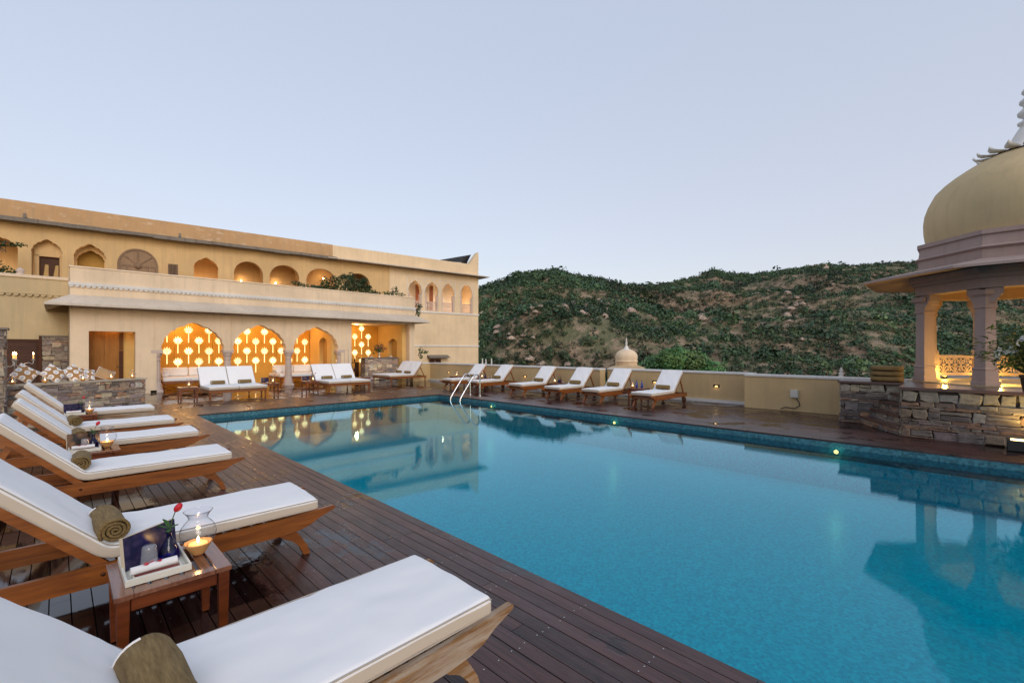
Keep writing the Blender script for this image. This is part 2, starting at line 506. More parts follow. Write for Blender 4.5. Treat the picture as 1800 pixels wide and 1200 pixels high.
def _cushion():
    t = NT('flower_print_cotton')
    v = t.n.new("ShaderNodeTexVoronoi"); v.inputs['Scale'].default_value = 6.2; v.inputs['Randomness'].default_value = 0.12
    t.l.new(t.mapping((1, 0.001, 1)), v.inputs['Vector'])
    d = v.outputs['Distance']
    ring = t.ramp(d, [(0.0, (0.75, 0.73, 0.70)), (0.07, (0.36, 0.42, 0.52)), (0.16, (0.78, 0.76, 0.74)), (0.33, (0.8, 0.78, 0.75)), (0.36, (0.36, 0.20, 0.08))], 'CONSTANT')
    t.set(Base_Color=ring, Roughness=0.9)
    return t.m
M['print'] = _cushion()


def _book(name, a, b, sc_):
    t = NT(name)
    v = t.voronoi(t.mapping((1, 0.05, 1)), sc_, 'SMOOTH_F1', 'Distance')
    c = t.ramp(v, [(0.0, b), (0.3, tuple(0.5 * (x + y) for x, y in zip(a, b))), (0.55, a)])
    t.set(Base_Color=c, Roughness=0.25)
    return t.m
M['book_blue'] = _book('indigo_cover', (0.012, 0.012, 0.05), (0.05, 0.035, 0.09), 30)
M['book_brown'] = _book('pebble_picture_cover', (0.012, 0.007, 0.006), (0.28, 0.13, 0.05), 15)
M['pages'] = mat_plain('page_edges', (0.62, 0.52, 0.38), 0.8, 0, 0.08, 60)
# ------------------------------------------------------------------ ground, pool, deck
WATER_Z = -0.13
PX0, PX1, PY0, PY1 = 2.42, 9.65, -5.0, 13.35

g = MB()
g.add([(-2500, -2500, -9), (2500, -2500, -9), (2500, 2500, -9), (-2500, 2500, -9)], [(0, 1, 2, 3)])
tag(g.build('valley_ground', mat_plain('valley_soil', (0.10, 0.075, 0.045), 0.95, 0, 0.4, 0.05)), kind='structure')

g = MB()   # terrace slab under the boards, coloured near-black as shade in the gaps
zb = -0.045
for (a, b, c, d) in ((-10, PX0 - 0.02, -6, 24.2), (PX1 + 0.02, 13.5, -6, 24.2), (PX0 - 0.02, PX1 + 0.02, PY1 + 0.02, 24.2)):
    g.box(a, b, c, d, -8.9, zb)
tag(g.build('terrace_base', M['gapshade']), kind='structure')

rnd = random.Random(7)
g = MB()
BW, GAP = 0.098, 0.006
def lay(xa, xb, ya, yb):
    x = xa
    while x + BW <= xb + 0.02:
        y = ya - rnd.random() * 2.0
        while y < yb:
            L = rnd.uniform(1.8, 3.6)
            y0, y1 = max(y, ya), min(y + L - 0.004, yb)
            if y1 - y0 > 0.05:
                t = rnd.uniform(0.5, 1.3); w = rnd.uniform(-0.05, 0.05)
                q = [rnd.uniform(-0.0013, 0.0013) for _k in range(4)]      # boards cup and lift a little
                x1_ = x + BW - GAP
                g.add([(x, y0, -0.03), (x1_, y0, -0.03), (x1_, y1, -0.03), (x, y1, -0.03), (x, y0, q[0]), (x1_, y0, q[1]), (x1_, y1, q[2]), (x, y1, q[3])],
                      [(4, 5, 6, 7), (0, 1, 5, 4), (1, 2, 6, 5), (2, 3, 7, 6), (3, 0, 4, 7)], 0, False, (t + w, t, t - w * 0.8))
            y += L
        x += BW
lay(-6.5, PX0, -4, PY1)
lay(PX1, 14.3, -5, PY1)
lay(-6.5, 14.3, PY1 + 0.004, 24.1)
# screw heads along the joists, near field
y = 0.6
while y < 9:
    x = -1.0
    while x < PX0 - 0.02:
        bx_ = -6.5 + round((x + 6.5) / BW) * BW
        for q in (0.02, 0.072):
            if rnd.random() < 0.55:
                cx_, cy_ = bx_ + q, y + rnd.uniform(-0.012, 0.012)
                g.add([(cx_ + 0.0042 * math.cos(k * PI / 3), cy_ + 0.0042 * math.sin(k * PI / 3), 0.0022) for k in range(6)], [tuple(range(6))], 1)
        x += BW
    y += 0.55
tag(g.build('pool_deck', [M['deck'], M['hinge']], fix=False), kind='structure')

g = MB()
zf = -0.85
g.box(PX0, PX1, PY0, PY1, zf - 0.1, zf, 0)
tag(g.build('pool_floor', M['poolfloor']), kind='structure')
g = MB()
T = 0.02
for (a, b, c, d) in ((PX0 - T, PX0, PY0, PY1 + T), (PX1, PX1 + T, PY0, PY1 + T), (PX0, PX1, PY1, PY1 + T), (PX0, PX1, PY0 - T, PY0)):
    g.box(a, b, c, d, -0.32, -0.034, 0); g.box(a, b, c, d, zf, -0.3205, 2)
# pale overflow lip along the near edge, a little under the surface
g.prism([(PX0, -0.10), (PX0 + 0.05, -0.145), (PX0 + 0.26, -0.32), (PX0 + 0.26, -0.6), (PX0, -0.6)], PY0 + 0.002, PY1 - 0.002, 'xz', 1)
tag(g.build('pool_wall', [M['poolwall'], _tile('pale_lip_mosaic', (0.10, 0.25, 0.30), (0.20, 0.44, 0.50), 28), M['poolfloor']]), kind='structure')
g = MB()
g.add([(PX0 + 0.001, PY0, WATER_Z), (PX1 - 0.001, PY0, WATER_Z), (PX1 - 0.001, PY1 - 0.001, WATER_Z), (PX0 + 0.001, PY1 - 0.001, WATER_Z)], [(0, 1, 2, 3)])
tag(g.build('pool_water', M['water'], fix=False), kind='structure')

# underwater lights on the far wall of the pool
M['poolglow'] = mat_emit('pool_lamp_glass', (1.0, 0.11, 0.03), 14.0)
def pool_light(y, label):
    t = thing('pool_light', label, 'pool light', (PX1 - 0.002, y, -0.19), 0, 'lights set in the pool wall')
    b = MB(); b.lathe([(0.05, 0), (0.05, 0.012), (0.036, 0.016)], 16, M=Matrix.Rotation(R(-90), 4, 'Y'))
    b.build('bezel', M['chrome'], t)
    b = MB(); b.lathe([(0.036, 0.012), (0.0, 0.018)], 16, M=Matrix.Rotation(R(-90), 4, 'Y'))
    b.build('lens', M['poolglow'], t)
    point_light('pool_lamp', (-0.08, 0, 0.0), 0.5, (1.0, 0.8, 0.45), 0.03, t)
pool_light(10.55, 'small round pool light glowing yellow under the far edge beside the steel ladder')
pool_light(6.1, 'round pool light glowing below the deck edge before the nearest wall loungers')
pool_light(1.62, 'small round pool light glowing brightly below the deck edge nearest the stone steps')

# ------------------------------------------------------------------ helpers for masonry
SLATE = [(0.24, 0.20, 0.18), (0.31, 0.26, 0.22), (0.19, 0.16, 0.15), (0.36, 0.28, 0.23), (0.28, 0.24, 0.235), (0.40, 0.34, 0.28), (0.30, 0.21, 0.16)]
WARM = [(0.45, 0.27, 0.17), (0.40, 0.30, 0.22), (0.50, 0.40, 0.30), (0.38, 0.22, 0.15), (0.33, 0.26, 0.27)]
PALE = [(0.52, 0.46, 0.36), (0.48, 0.41, 0.30), (0.45, 0.42, 0.38), (0.56, 0.47, 0.33)]

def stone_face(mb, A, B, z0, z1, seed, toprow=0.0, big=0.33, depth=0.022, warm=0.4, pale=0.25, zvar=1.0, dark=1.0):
    """rubble face from plan point A to B (outside is on the right hand of A->B)"""
    rn = random.Random(seed)
    A, B = Vector((A[0], A[1], 0)), Vector((B[0], B[1], 0))
    L = (B - A).length; u = (B - A) / L; nrm = Vector((u.y, -u.x, 0))
    def stone(x0, x1, za, zb_, col):
        w, h = x1 - x0, zb_ - za
        j = min(w, h) * 0.2
        gp = 0.002
        ex = rn.uniform(-0.004, 0.012); ez = rn.uniform(-0.003, min(0.02, h * 0.22)) * zvar
        x0, x1, za, zb_ = x0 - ex, x1 + ex, za - ez, zb_ + ez
        if rn.random() < 0.4 and h > 0.04: zb_ -= h * rn.uniform(0.05, 0.2)
        pts = []
        for (px, pz) in ((x0 + gp, za + gp), ((x0 + x1) / 2, za + gp), (x1 - gp, za + gp), (x1 - gp, (za + zb_) / 2), (x1 - gp, zb_ - gp), ((x0 + x1) / 2, zb_ - gp), (x0 + gp, zb_ - gp), (x0 + gp, (za + zb_) / 2)):
            jx, jz = rn.uniform(-j, j), rn.uniform(-j, j)
            px2 = min(max(px + jx, x0 + gp * 0.5), x1 - gp * 0.5)
            pz2 = min(max(pz + jz, za + gp * 0.5), zb_ - gp * 0.5)
            pts.append((min(max(px2, 0), L), min(max(pz2, z0), z1)))
        d = depth * rn.uniform(0.35, 1.25)
        cx_, cz_ = sum(p[0] for p in pts) / 8, sum(p[1] for p in pts) / 8
        ins = 0.86
        v = [A + u * p[0] + Vector((0, 0, p[1])) - nrm * 0.012 for p in pts]
        v += [A + u * p[0] + Vector((0, 0, p[1])) + nrm * d * 0.65 for p in pts]
        v += [A + u * (cx_ + (p[0] - cx_) * ins) + Vector((0, 0, cz_ + (p[1] - cz_) * ins)) + nrm * (d + rn.uniform(-0.004, 0.004)) for p in pts]
        f = [(i, (i + 1) % 8, (i + 1) % 8 + 8, i + 8) for i in range(8)] + [(i + 8, (i + 1) % 8 + 8, (i + 1) % 8 + 16, i + 16) for i in range(8)] + [tuple(range(16, 24))]
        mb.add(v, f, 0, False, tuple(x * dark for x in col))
    def colour():
        q = rn.random()
        c = rn.choice(WARM) if q < warm else rn.choice(PALE) if q < warm + pale else rn.choice(SLATE)
        k = rn.uniform(0.75, 1.2)
        return tuple(x * k for x in c)
    z = z0
    top = z1 - toprow
    while z < top - 0.01:
        bigrow = rn.random() < big
        h = rn.uniform(0.11, 0.19) if bigrow else rn.uniform(0.028, 0.065)
        if top - z - h < 0.025: h = top - z
        x = -rn.random() * 0.1
        while x < L:
            if bigrow and rn.random() < 0.42:      # thin courses beside a big stone
                w = rn.uniform(0.10, 0.4); k = rn.randint(2, 4); zz = z
                for q in range(k):
                    if min(x + w, L) - max(x, 0) > 0.02:
                        stone(max(x, 0), min(x + w, L), zz, zz + h / k, rn.choice(SLATE))
                    zz += h / k
            else:
                w = h * rn.uniform(0.9, 2.1) if bigrow else rn.uniform(0.08, 0.38)
                if min(x + w, L) - max(x, 0) > 0.02:
                    stone(max(x, 0), min(x + w, L), z, z + h, colour() if bigrow else rn.choice(SLATE + SLATE + WARM))
            x += w
        z += h
    if toprow:
        x = 0
        while x < L - 0.01:
            w = min(rn.uniform(0.14, 0.32), L - x)
            if rn.random() < 0.3:
                stone(x, x + w, top, top + toprow * 0.5, rn.choice(PALE)); stone(x, x + w, top + toprow * 0.5, z1, rn.choice(PALE))
            else:
                stone(x, x + w, top, z1, rn.choice(PALE))
            x += w


def foil_arch(x0, x1, zs, za, lobes=4, peak=0.16, sag=0.15):
    """points of a cusped arch from (x0,zs) up over the apex down to (x1,zs)"""
    c, hw, H = (x0 + x1) / 2, (x1 - x0) / 2, za - zs
    def base(t):            # t 0..1 springing to apex (left half)
        a = t * PI / 2
        x = c - hw * math.cos(a) ** 0.95
        z = zs + (H * (1 - peak)) * math.sin(a) + (H * peak * max(0, (t - 0.72) / 0.28) ** 1.6)
        return Vector((x, z))
    left = []
    if lobes < 0: peak = 0.0
    if lobes <= 0:
        left = [base(i / 14) for i in range(15)]
    else:
        ks = [base(i / lobes) for i in range(lobes + 1)]
        for i in range(lobes):
            a, b = ks[i], ks[i + 1]
            ch = (b - a); nn = Vector((-ch.y, ch.x)).normalized()
            mid = (a + b) / 2
            if (mid + nn - Vector((c, zs))).length < (mid - Vector((c, zs))).length: nn = -nn
            sg = sag * ch.length * (0.55 if i == lobes - 1 else 1)
            for k in range(6):
                t = k / 6
                left.append(a + ch * t + nn * sg * (1 - (2 * t - 1) ** 2))
        left.append(ks[-1])
    pts = [(p.x, p.y) for p in left]
    pts += [(2 * c - p[0], p[1]) for p in reversed(pts[:-1])]
    return pts


def opening(x0, x1, z0, zs, za, lobes=4, **k):
    return [(x0, z0)] + foil_arch(x0, x1, zs, za, lobes, **k) + [(x1, z0)]


def wall_with_holes(mb, outer, holes, y0, y1, mat=0, mat_in=None):
    """slab in the XZ plane between y0 (front) and y1; mat_in colours the reveals"""
    loops = [outer] + holes
    allp = [p for l in loops for p in l]
    tri = tessellate_polygon([[Vector((p[0], p[1], 0)) for p in l] for l in loops])
    n = len(allp)
    mb.add([(p[0], y0, p[1]) for p in allp] + [(p[0], y1, p[1]) for p in allp],
           [tuple(t) for t in tri] + [tuple(i + n for i in reversed(t)) for t in tri], mat)
    for li, l in enumerate(loops):
        m = len(l)
        mb.add([(p[0], y0, p[1]) for p in l] + [(p[0], y1, p[1]) for p in l],
               [(i, (i + 1) % m, (i + 1) % m + m, i + m) for i in range(m)], mat if (li == 0 or mat_in is None) else mat_in)


def scallop_band(mb, x0, x1, y, z1, h, r, mat=0, out=0.04):
    """flat band with a row of half-round drops under it"""
    mb.box(x0, x1, y - out, y + 0.01, z1 - h, z1, mat)
    x = x0
    while x + 2 * r <= x1 + 1e-6:
        pts = [(x + r + r * 0.86 * math.cos(a), z1 - h + 0.001 + r * 1.0 * math.sin(a)) for a in [PI + PI * k / 8 for k in range(9)]]
        mb.prism(pts, y - out * 0.8, y + 0.01, 'xz', mat)
        x += 2 * r

# ------------------------------------------------------------------ poolside pavilion
FY = 21.2                      # front face
pav = thing('poolside_pavilion', 'long cream pavilion behind the pool with cusped arches and a glowing lotus wall', 'pavilion', (0, 0, 0))
XL, XR, RY = 0.31, 13.73, 24.45
ARCH = [(2.77, 4.75), (5.11, 7.11), (7.47, 9.47)]
b = MB()
holes = [[(0.77, 0.004), (0.77, 2.23), (2.0, 2.23), (2.0, 0.004)]]
out = [(XL, 0), (XL, 3.3), (XR, 3.3), (XR, 0), (13.41, 0), (13.41, 2.93), (10.15, 2.93), (10.15, 0), (9.47 + 0.16, 0), (9.47 + 0.16, 1.58)]
def archpts(a, b_): return foil_arch(a, b_, 1.58, 2.63, 5, peak=0.12, sag=0.15)
for (a, c) in reversed(ARCH):
    out += list(reversed(archpts(a, c)))
out += [(2.77 - 0.16, 1.58), (2.77 - 0.16, 0)]
wall_with_holes(b, out, holes, FY, FY + 0.36, 0)
# side walls, back, partition, ceiling
b.box(XL, XL + 0.3, FY + 0.36, RY, 0, 3.3, 0)
b.box(XR - 0.32, XR, FY + 0.36, RY, 0, 3.3, 0)
b.box(2.32, 2.5, FY + 0.36, RY - 0.2, 0, 2.95, 1)
b.box(XL + 0.3, XR - 0.32, RY - 0.2, RY, 0, 2.95, 1)
b.box(XL + 0.3, XR - 0.32, FY + 0.36, RY, 2.95, 3.3, 0)
# thin pilaster lines between the arches
for x in (2.55, 5.0, 5.03, 7.36, 9.66):
    b.box(x, x + 0.018, FY - 0.012, FY + 0.002, 1.6, 2.98, 0)
b.build('wall', [M['cream'], M['amber_wall']], pav)
M['niche'] = mat_plain('niche_brick', (0.42, 0.25, 0.08), 0.9, 0, 0.4, 30)
for xw in (9.32, 13.18):       # partition and end wall with tall niches
    b = MB()
    Mx = Matrix.Translation((xw, 0, 0)) @ Matrix.Rotation(R(90), 4, 'Z')
    wb = MB()
    wall_with_holes(wb, [(FY + 0.37, 0), (FY + 0.37, 2.94), (RY - 0.21, 2.94), (RY - 0.21, 0)], [opening(22.1, 23.0, 0.02, 1.95, 2.2, 0)], 0, -0.22)
    b.add(wb.v, wb.f, 0, False, 1.0, Mx)
    b.box(xw + 0.2, xw + 0.24, 22.0, 23.1, 0, 2.3, 1)
    b.build('partition_wall', [M['amber_wall'], M['niche']], pav)
b = MB()
b.box(XL, XR, FY - 0.02, RY, 3.302, 4.36, 0)
b.prism([(FY - 0.05, 4.36), (FY - 0.03, 4.41), (FY + 0.1, 4.43), (FY + 0.3, 4.36)], XL - 0.02, XR + 0.02, 'yz', 0)
b.build('parapet', M['cream'], pav, bevel=0.015)
b = MB()
scallop_band(b, XL - 0.04, XR + 0.04, FY - 0.02, 3.86, 0.10, 0.07, 0, 0.07)
b.build('scalloped_frieze', M['white'], pav)
# sloping stone eave all round the front and sides
def eave(mb, x0, x1, y0, y1, z_in, z_out, ov, th=0.06, mat=0, back=False):
    ib = [(x0, y1), (x0, y0), (x1, y0), (x1, y1)]
    ob = [(x0 - ov, y1), (x0 - ov, y0 - ov), (x1 + ov, y0 - ov), (x1 + ov, y1)]
    v = [(p[0], p[1], z_in) for p in ib] + [(p[0], p[1], z_out) for p in ob] + [(p[0], p[1], z_in - th - 0.03) for p in ib] + [(p[0], p[1], z_out - th) for p in ob]
    f = []
    for i in range(3):
        f += [(i, i + 1, i + 5, i + 4), (i + 4, i + 5, i + 13, i + 12), (i + 8, i + 12, i + 13, i + 9)]
    f += [(0, 4, 12, 8), (3, 11, 15, 7)]
    mb.add(v, f, mat)
b = MB(); eave(b, XL, XR, FY - 0.02, 24.0, 3.44, 3.10, 0.6, 0.07)
b.build('eave', mat_plaster('eave_stone', (0.62, 0.535, 0.44), (0.34, 0.29, 0.24), 0.35), pav)

# columns of the arcade
def pav_column(x, half=False):
    b = MB()
    r = 0.165
    b.box(x - 0.19, x + 0.19, FY + 0.0, FY + 0.37, 0.004, 0.09, 0)
    b.lathe([(0.185, 0.09), (0.19, 0.16), (0.165, 0.22), (0.175, 0.27), (0.15, 0.34), (0.13, 0.42)], 24, (x, FY + 0.185, 0), 0)
    b.lathe([(0.135, 0.42), (0.13, 0.8), (0.115, 1.17)], 48, (x, FY + 0.185, 0), 0, rib=0.035, nrib=12)
    b.lathe([(0.118, 1.17), (0.135, 1.19), (0.135, 1.22), (0.12, 1.25), (0.12, 1.28), (0.15, 1.34), (0.178, 1.40), (0.18, 1.44), (0.15, 1.46)], 24, (x, FY + 0.185, 0), 0)
    b.box(x - 0.185, x + 0.185, FY - 0.012, FY + 0.372, 1.46, 1.578, 0)
    return b.build('column', M['sandcol'], pav)
for x in (2.62, 4.93, 7.29, 9.62): pav_column(x)
# plain square panel frame beside the last column
b = MB()
for (x0, x1, z0, z1) in ((9.78, 9.80, 0.75, 1.58), (9.98, 10.0, 0.75, 1.58), (9.78, 10.0, 1.565, 1.585)): b.box(x0, x1, FY - 0.02, FY + 0.004, z0, z1)
b.build('panel_frame', M['sandcol'], pav)

# door and its lit lobby
b = MB(); b.box(0.70, 1.72, FY + 0.62, FY + 0.67, 0.02, 2.3); b.box(1.19, 1.2, FY + 0.612, FY + 0.625, 0.02, 2.3, 0, 0.5)
dr = b.build('door', mat_wood('amber_door', (0.36, 0.155, 0.035), (0.26, 0.105, 0.022), 0.5, 0.55, axis='z'), pav)
b = MB(); b.box(1.62, 1.68, FY + 0.58, FY + 0.62, 0.95, 1.0); b.box(1.52, 1.66, FY + 0.56, FY + 0.58, 0.965, 0.985)
b.build('handle', M['black'], dr)
b = MB(); b.box(1.60, 1.70, FY + 0.57, FY + 0.618, 0.02, 1.55)
for k in range(9): b.box(1.60, 1.70, FY + 0.59, FY + 0.618, 1.60 + k * 0.07, 1.63 + k * 0.07)
b.build('door_frame', M['darkwood'], pav)
b = MB(); b.box(1.72, 2.3, FY + 0.66, FY + 0.9, 0, 2.9)
b.box(XL + 0.3, 2.3, FY + 0.9, FY + 0.95, 0, 2.94)
b.build('lobby_wall', M['amber_wall'], pav)
lamp = MB(); lamp.lathe([(0.05, 0), (0.05, -0.02), (0.0, -0.025)], 12, (1.45, FY + 0.45, 2.94)); lamp.build('ceiling_lamp', M['bulb'], pav)
point_light('lobby_light', (1.4, FY + 0.42, 2.55), 7, (1.0, 0.62, 0.25), 0.06, pav)

# the amber panels with backlit lotus cut-outs
PYB = RY - 0.24
pan = MB()
seams = [2.52, 3.6, 5.0, 6.35, 7.7, 8.55, 9.30]
for i in range(len(seams) - 1): pan.box(seams[i] + 0.006, seams[i + 1] - 0.006, PYB, PYB + 0.03, 0.0, 2.92)
panel = pan.build('lotus_panel', M['amber'], pav)
pan2 = MB()
for a, c in ((9.56, 10.5), (10.5, 11.9), (11.9, 13.17)): pan2.box(a + 0.006, c - 0.006, PYB, PYB + 0.03, 0.0, 2.92)
panel2 = pan2.build('lotus_panel', M['amber'], pav)

def lotus_mesh(full=True):
    m = MB()
    def petal(a, L, w, r0=0.035, cz=0.0):
        d = Vector((math.sin(a), math.cos(a))); nrm = Vector((d.y, -d.x))
        prof = [(0, 0.25), (0.3, 0.9), (0.55, 1.0), (0.8, 0.6), (1.0, 0.02)]
        pts = [d * (r0 + t * L) + nrm * w * q for t, q in prof] + [d * (r0 + t * L) - nrm * w * q for t, q in reversed(prof)]
        m.prism([(p.x, p.y + cz) for p in pts], 0.0, 0.008, 'xz')
    k = 1.0 if full else 0.62
    for a, L in ((0, 0.21), (25, 0.195), (-25, 0.195), (50, 0.165), (-50, 0.165), (75, 0.15), (-75, 0.15)):
        petal(R(a), L, 0.024 * k)
    for a, L in ((108, 0.13), (-108, 0.13), (140, 0.11), (-140, 0.11)):
        petal(R(a), L, 0.017, 0.012)
    m.prism([(-0.010, -0.03), (0.010, -0.03), (0.0125, -0.50), (-0.0125, -0.50)], 0.0, 0.008, 'xz')
    return m
lot = [lotus_mesh(True), lotus_mesh(False)]
proto = [None, None]
def lotus(x, z, kind, par):
    if proto[kind] is None:
        o = lot[kind].build('lotus_light', M['lotus'], par); proto[kind] = o
    else:
        o = proto[kind].copy(); sc.collection.objects.link(o); o.parent = par
    o.location = (x, PYB - 0.010, z)
for i in range(16):
    x = 3.33 + i * 0.382
    for j in range(3):
        z = 2.40 - j * 0.925 if i % 2 == 0 else 2.86 - 0.0 - (j) * 0.925
        if i % 2 == 1: z -= 0.0
        if z < 0.9 or z > 2.8: continue
        if x > 9.2: continue
        lotus(x, z, 1 if (i + 2 * j) % 5 in (1, 2) else 0, panel)
for i in range(9):
    x = 9.78 + i * 0.40
    for j in range(4):
        z = 2.72 - j * 0.90 if i % 2 == 0 else 2.27 - j * 0.90
        if z < 0.75 or x > 12.9: continue
        lotus(x, z, 1 if (i + j) % 4 == 1 else 0, panel2)
for x, y, w in ((3.7, 23.4, 34), (6.1, 23.4, 34), (8.2, 23.3, 28), (11.4, 23.2, 34)):
    lamp = MB(); lamp.lathe([(0.06, 0), (0.06, -0.02), (0.0, -0.03)], 12, (x, y, 2.95)); lamp.build('ceiling_lamp', M['bulb'], pav)
    point_light('ceiling_light', (x, y, 2.75), w, (1.0, 0.60, 0.22), 0.08, pav)

# ------------------------------------------------------------------ side building on the left
ann = thing('side_building', 'plain yellowish side building left of the pavilion with a scalloped parapet', 'building')
b = MB(); b.box(-12, XL - 0.003, 24.0, 27.0, 0, 3.60); b.build('wall', M['annex'], ann)
b = MB(); b.box(-12, XL - 0.003, 23.93, 24.3, 3.64, 4.18, 0); b.prism([(23.88, 4.18), (23.88, 4.26), (24.0, 4.30), (24.3, 4.18)], -12, XL - 0.004, 'yz', 1)
b.build('parapet', [M['annex'], M['cream']], ann)
b = MB(); scallop_band(b, -12, XL - 0.01, 24.0, 3.64, 0.04, 0.085, 0, 0.09); b.build('scalloped_frieze', M['annex'], ann)
b = MB()
b.box(-1.35, -1.27, 23.94, 24.0, 0, 1.97); b.box(-0.52, -0.43, 23.94, 24.0, 0, 1.97); b.box(-1.27, -0.52, 23.94, 24.0, 1.88, 1.97)
b.box(-1.27, -0.52, 23.985, 23.998, 0, 1.88, 0, 0.6)
z = 0.05
while z < 1.86:
    b.prism([(23.95, z), (23.96, z + 0.052), (23.975, z + 0.06), (23.965, z + 0.008)], -1.265, -0.525, 'yz', 0, random.uniform(0.8, 1.1)); z += 0.058
b.build('louvred_door', M['darkwood'], ann)
# stone pier between the louvred door and the pavilion
spp = thing('stone_pier', 'short grey stone pier between the louvred door and the pavilion corner', 'pier', (0, 0, 0))
b = MB(); b.box(-0.38, 0.30, 23.62, 23.92, 0, 2.06, 1)
stone_face(b, (-0.38, 23.62), (0.30, 23.62), 0.0, 2.06, 31, 0, 0.7, 0.03, 0.15, 0.45); b.build('masonry', [M['stone'], M['mortar']], spp, fix=False)
b = MB(); b.box(-0.41, 0.305, 23.58, 23.92, 2.062, 2.11); b.build('coping', M['slabgrey'], spp)
b = MB(); b.box(-0.46, -0.385, 23.60, 23.9, 0, 2.10); b.build('wood_post', M['darkwood'], spp)

# ------------------------------------------------------------------ old palace building behind
pal = thing('palace_building', 'long ochre palace building with arched openings rising behind the pavilion', 'building', (-1.66, 28.3, 0), math.atan2(-0.109, 0.994))
U1 = 23.95
ops = [(-1.0, 0.50, 4.0, 5.75, 6.35, 4), (0.90, 1.83, 4.0, 5.75, 6.36, 4), (2.21, 3.25, 4.0, 5.70, 6.36, 4),
       (6.59, 7.62, 4.0, 5.72, 6.30, 4), (8.32, 9.70, 4.0, 5.60, 6.32, -1), (10.02, 11.55, 4.0, 5.60, 6.33, -1), (11.93, 13.6, 4.0, 5.62, 6.35, -1), (14.26, 15.70, 4.0, 5.60, 6.30, -1),
       (18.30, 19.30, 4.24, 5.50, 6.28, 4), (19.55, 20.57, 4.24, 5.50, 6.28, 4), (20.83, 21.88, 4.24, 5.50, 6.28, 4), (22.40, 23.43, 4.24, 5.50, 6.30, -1)]
b = MB()
wall_with_holes(b, [(-12, 3.0), (-12, 7.0), (17.0, 7.0), (17.0, 3.0)], [opening(*o[:5], o[5]) for o in ops[:8]], 0, 0.32, 0)
wall_with_holes(b, [(17.0, -9), (17.0, 7.0), (U1, 7.0), (U1, -9)], [opening(*o[:5], o[5]) for o in ops[8:]], -0.003, 0.32, 1)
b.box(-12, 17.0, 0.0, 0.32, -9, 3.0, 0)
b.box(U1 - 0.3, U1, 0.321, 9, -9, 7.0, 1)
b.box(-12, 17.0, 1.55, 1.7, -9, 7.0, 2); b.box(17.0, U1 - 0.3, 1.8, 1.95, -9, 7.0, 3)         # back wall of the verandas
b.box(-12, U1 - 0.3, 0.321, 1.55, 6.85, 7.0, 2)
b.box(-12, U1 - 0.3, 0.321, 1.55, 3.95, 4.1, 2)
for x in (2.0, 4.0, 6.2, 7.95, 9.86, 11.74, 13.9, 16.9):
    b.box(x - 0.06, x + 0.06, 0.321, 1.55, 4.1, 6.85, 2)
b.build('wall', [M['ochre'], M['palace_pale'], M['ochre'], M['white']], pal)
b = MB(); b.box(-12, 13.4, -0.03, 0.4, 7.0, 7.86, 0); b.box(13.4, U1, -0.02, 0.4, 7.0, 7.84, 1)
b.prism([(23.15, 7.84), (23.9, 8.8), (U1, 8.8), (U1, 7.84)], -0.02, 0.4, 'xz', 1)
b.build('parapet', [M['ochre_old'], M['palace_pale']], pal, bevel=0.02)
b = MB()
# long weathered stone eave, broken in outline
rnd2 = random.Random(4)
x = -12
while x < 13.55:
    w = min(rnd2.uniform(0.5, 1.1), 13.55 - x)
    o = 0.50 + rnd2.uniform(-0.03, 0.03); zz = rnd2.uniform(-0.015, 0.015)
    b.prism([(0, 7.16), (-o, 7.06 + zz), (-o, 6.90 + zz + rnd2.uniform(-0.02, 0.02)), (0, 6.96)], x, x + w - 0.004, 'yz', 0, rnd2.uniform(0.8, 1.1)); x += w
b.build('stone_eave', M['slabgrey'], pal)
b = MB(); eave(b, 13.58, U1, -0.02, 6, 7.12, 6.98, 0.6, 0.05); b.build('plaster_eave', mat_plaster('pale_eave', (0.60, 0.52, 0.43), (0.3, 0.26, 0.2), 0.3), pal)
b = MB(); b.box(17.0, U1 + 0.05, -0.05, -0.004, 4.10, 4.20, 0); b.box(17.0, U1 + 0.05, -0.05, -0.004, 1.80, 1.90, 0)
b.box(U1 - 0.001, U1 + 0.05, -0.004, 6, 4.10, 4.20, 0); b.box(U1 - 0.001, U1 + 0.05, -0.004, 6, 1.80, 1.90, 0)
b.build('string_course', M['white'], pal)
b = MB()
for (x0, x1, z0, zs, za, l) in ops[8:]:
    for (a, c, d, e) in ((x0 - 0.07, x0 - 0.045, 5.4, 6.44), (x1 + 0.045, x1 + 0.07, 5.4, 6.44), (x0 - 0.045, x1 + 0.045, 6.415, 6.44)):
        b.box(a, c, -0.022, -0.002, d, e)
    pts = opening(x0, x1, 5.3, zs, za, l); ins = opening(x0 - 0.0, x1, 5.3, zs, za, l)
    path = [(p[0], -0.012, p[1]) for p in pts]
    b.tube(path, 0.018, 6)
b.build('arch_outline', M['white'], pal)
# stone railings and slim posts of the gallery
def gallery_rail(x0, x1):
    b = MB(); b.box(x0, x1, 0.10, 0.16, 4.84, 4.90); b.box(x0, x1, 0.10, 0.16, 4.24, 4.30); b.box(x0, x1, 0.10, 0.15, 4.60, 4.64)
    k = x0 + 0.05
    while k < x1 - 0.03: b.box(k, k + 0.03, 0.11, 0.15, 4.3, 4.84); k += 0.085
    b.box(x0 - 0.0, x0 + 0.11, 0.02, 0.25, 4.24, 5.36); b.box(x1 - 0.11, x1, 0.02, 0.25, 4.24, 5.36)
    b.build('gallery_railing', M['sandcol'], pal)
for o in ops[8:]: gallery_rail(o[0] + 0.002, o[1] - 0.002)
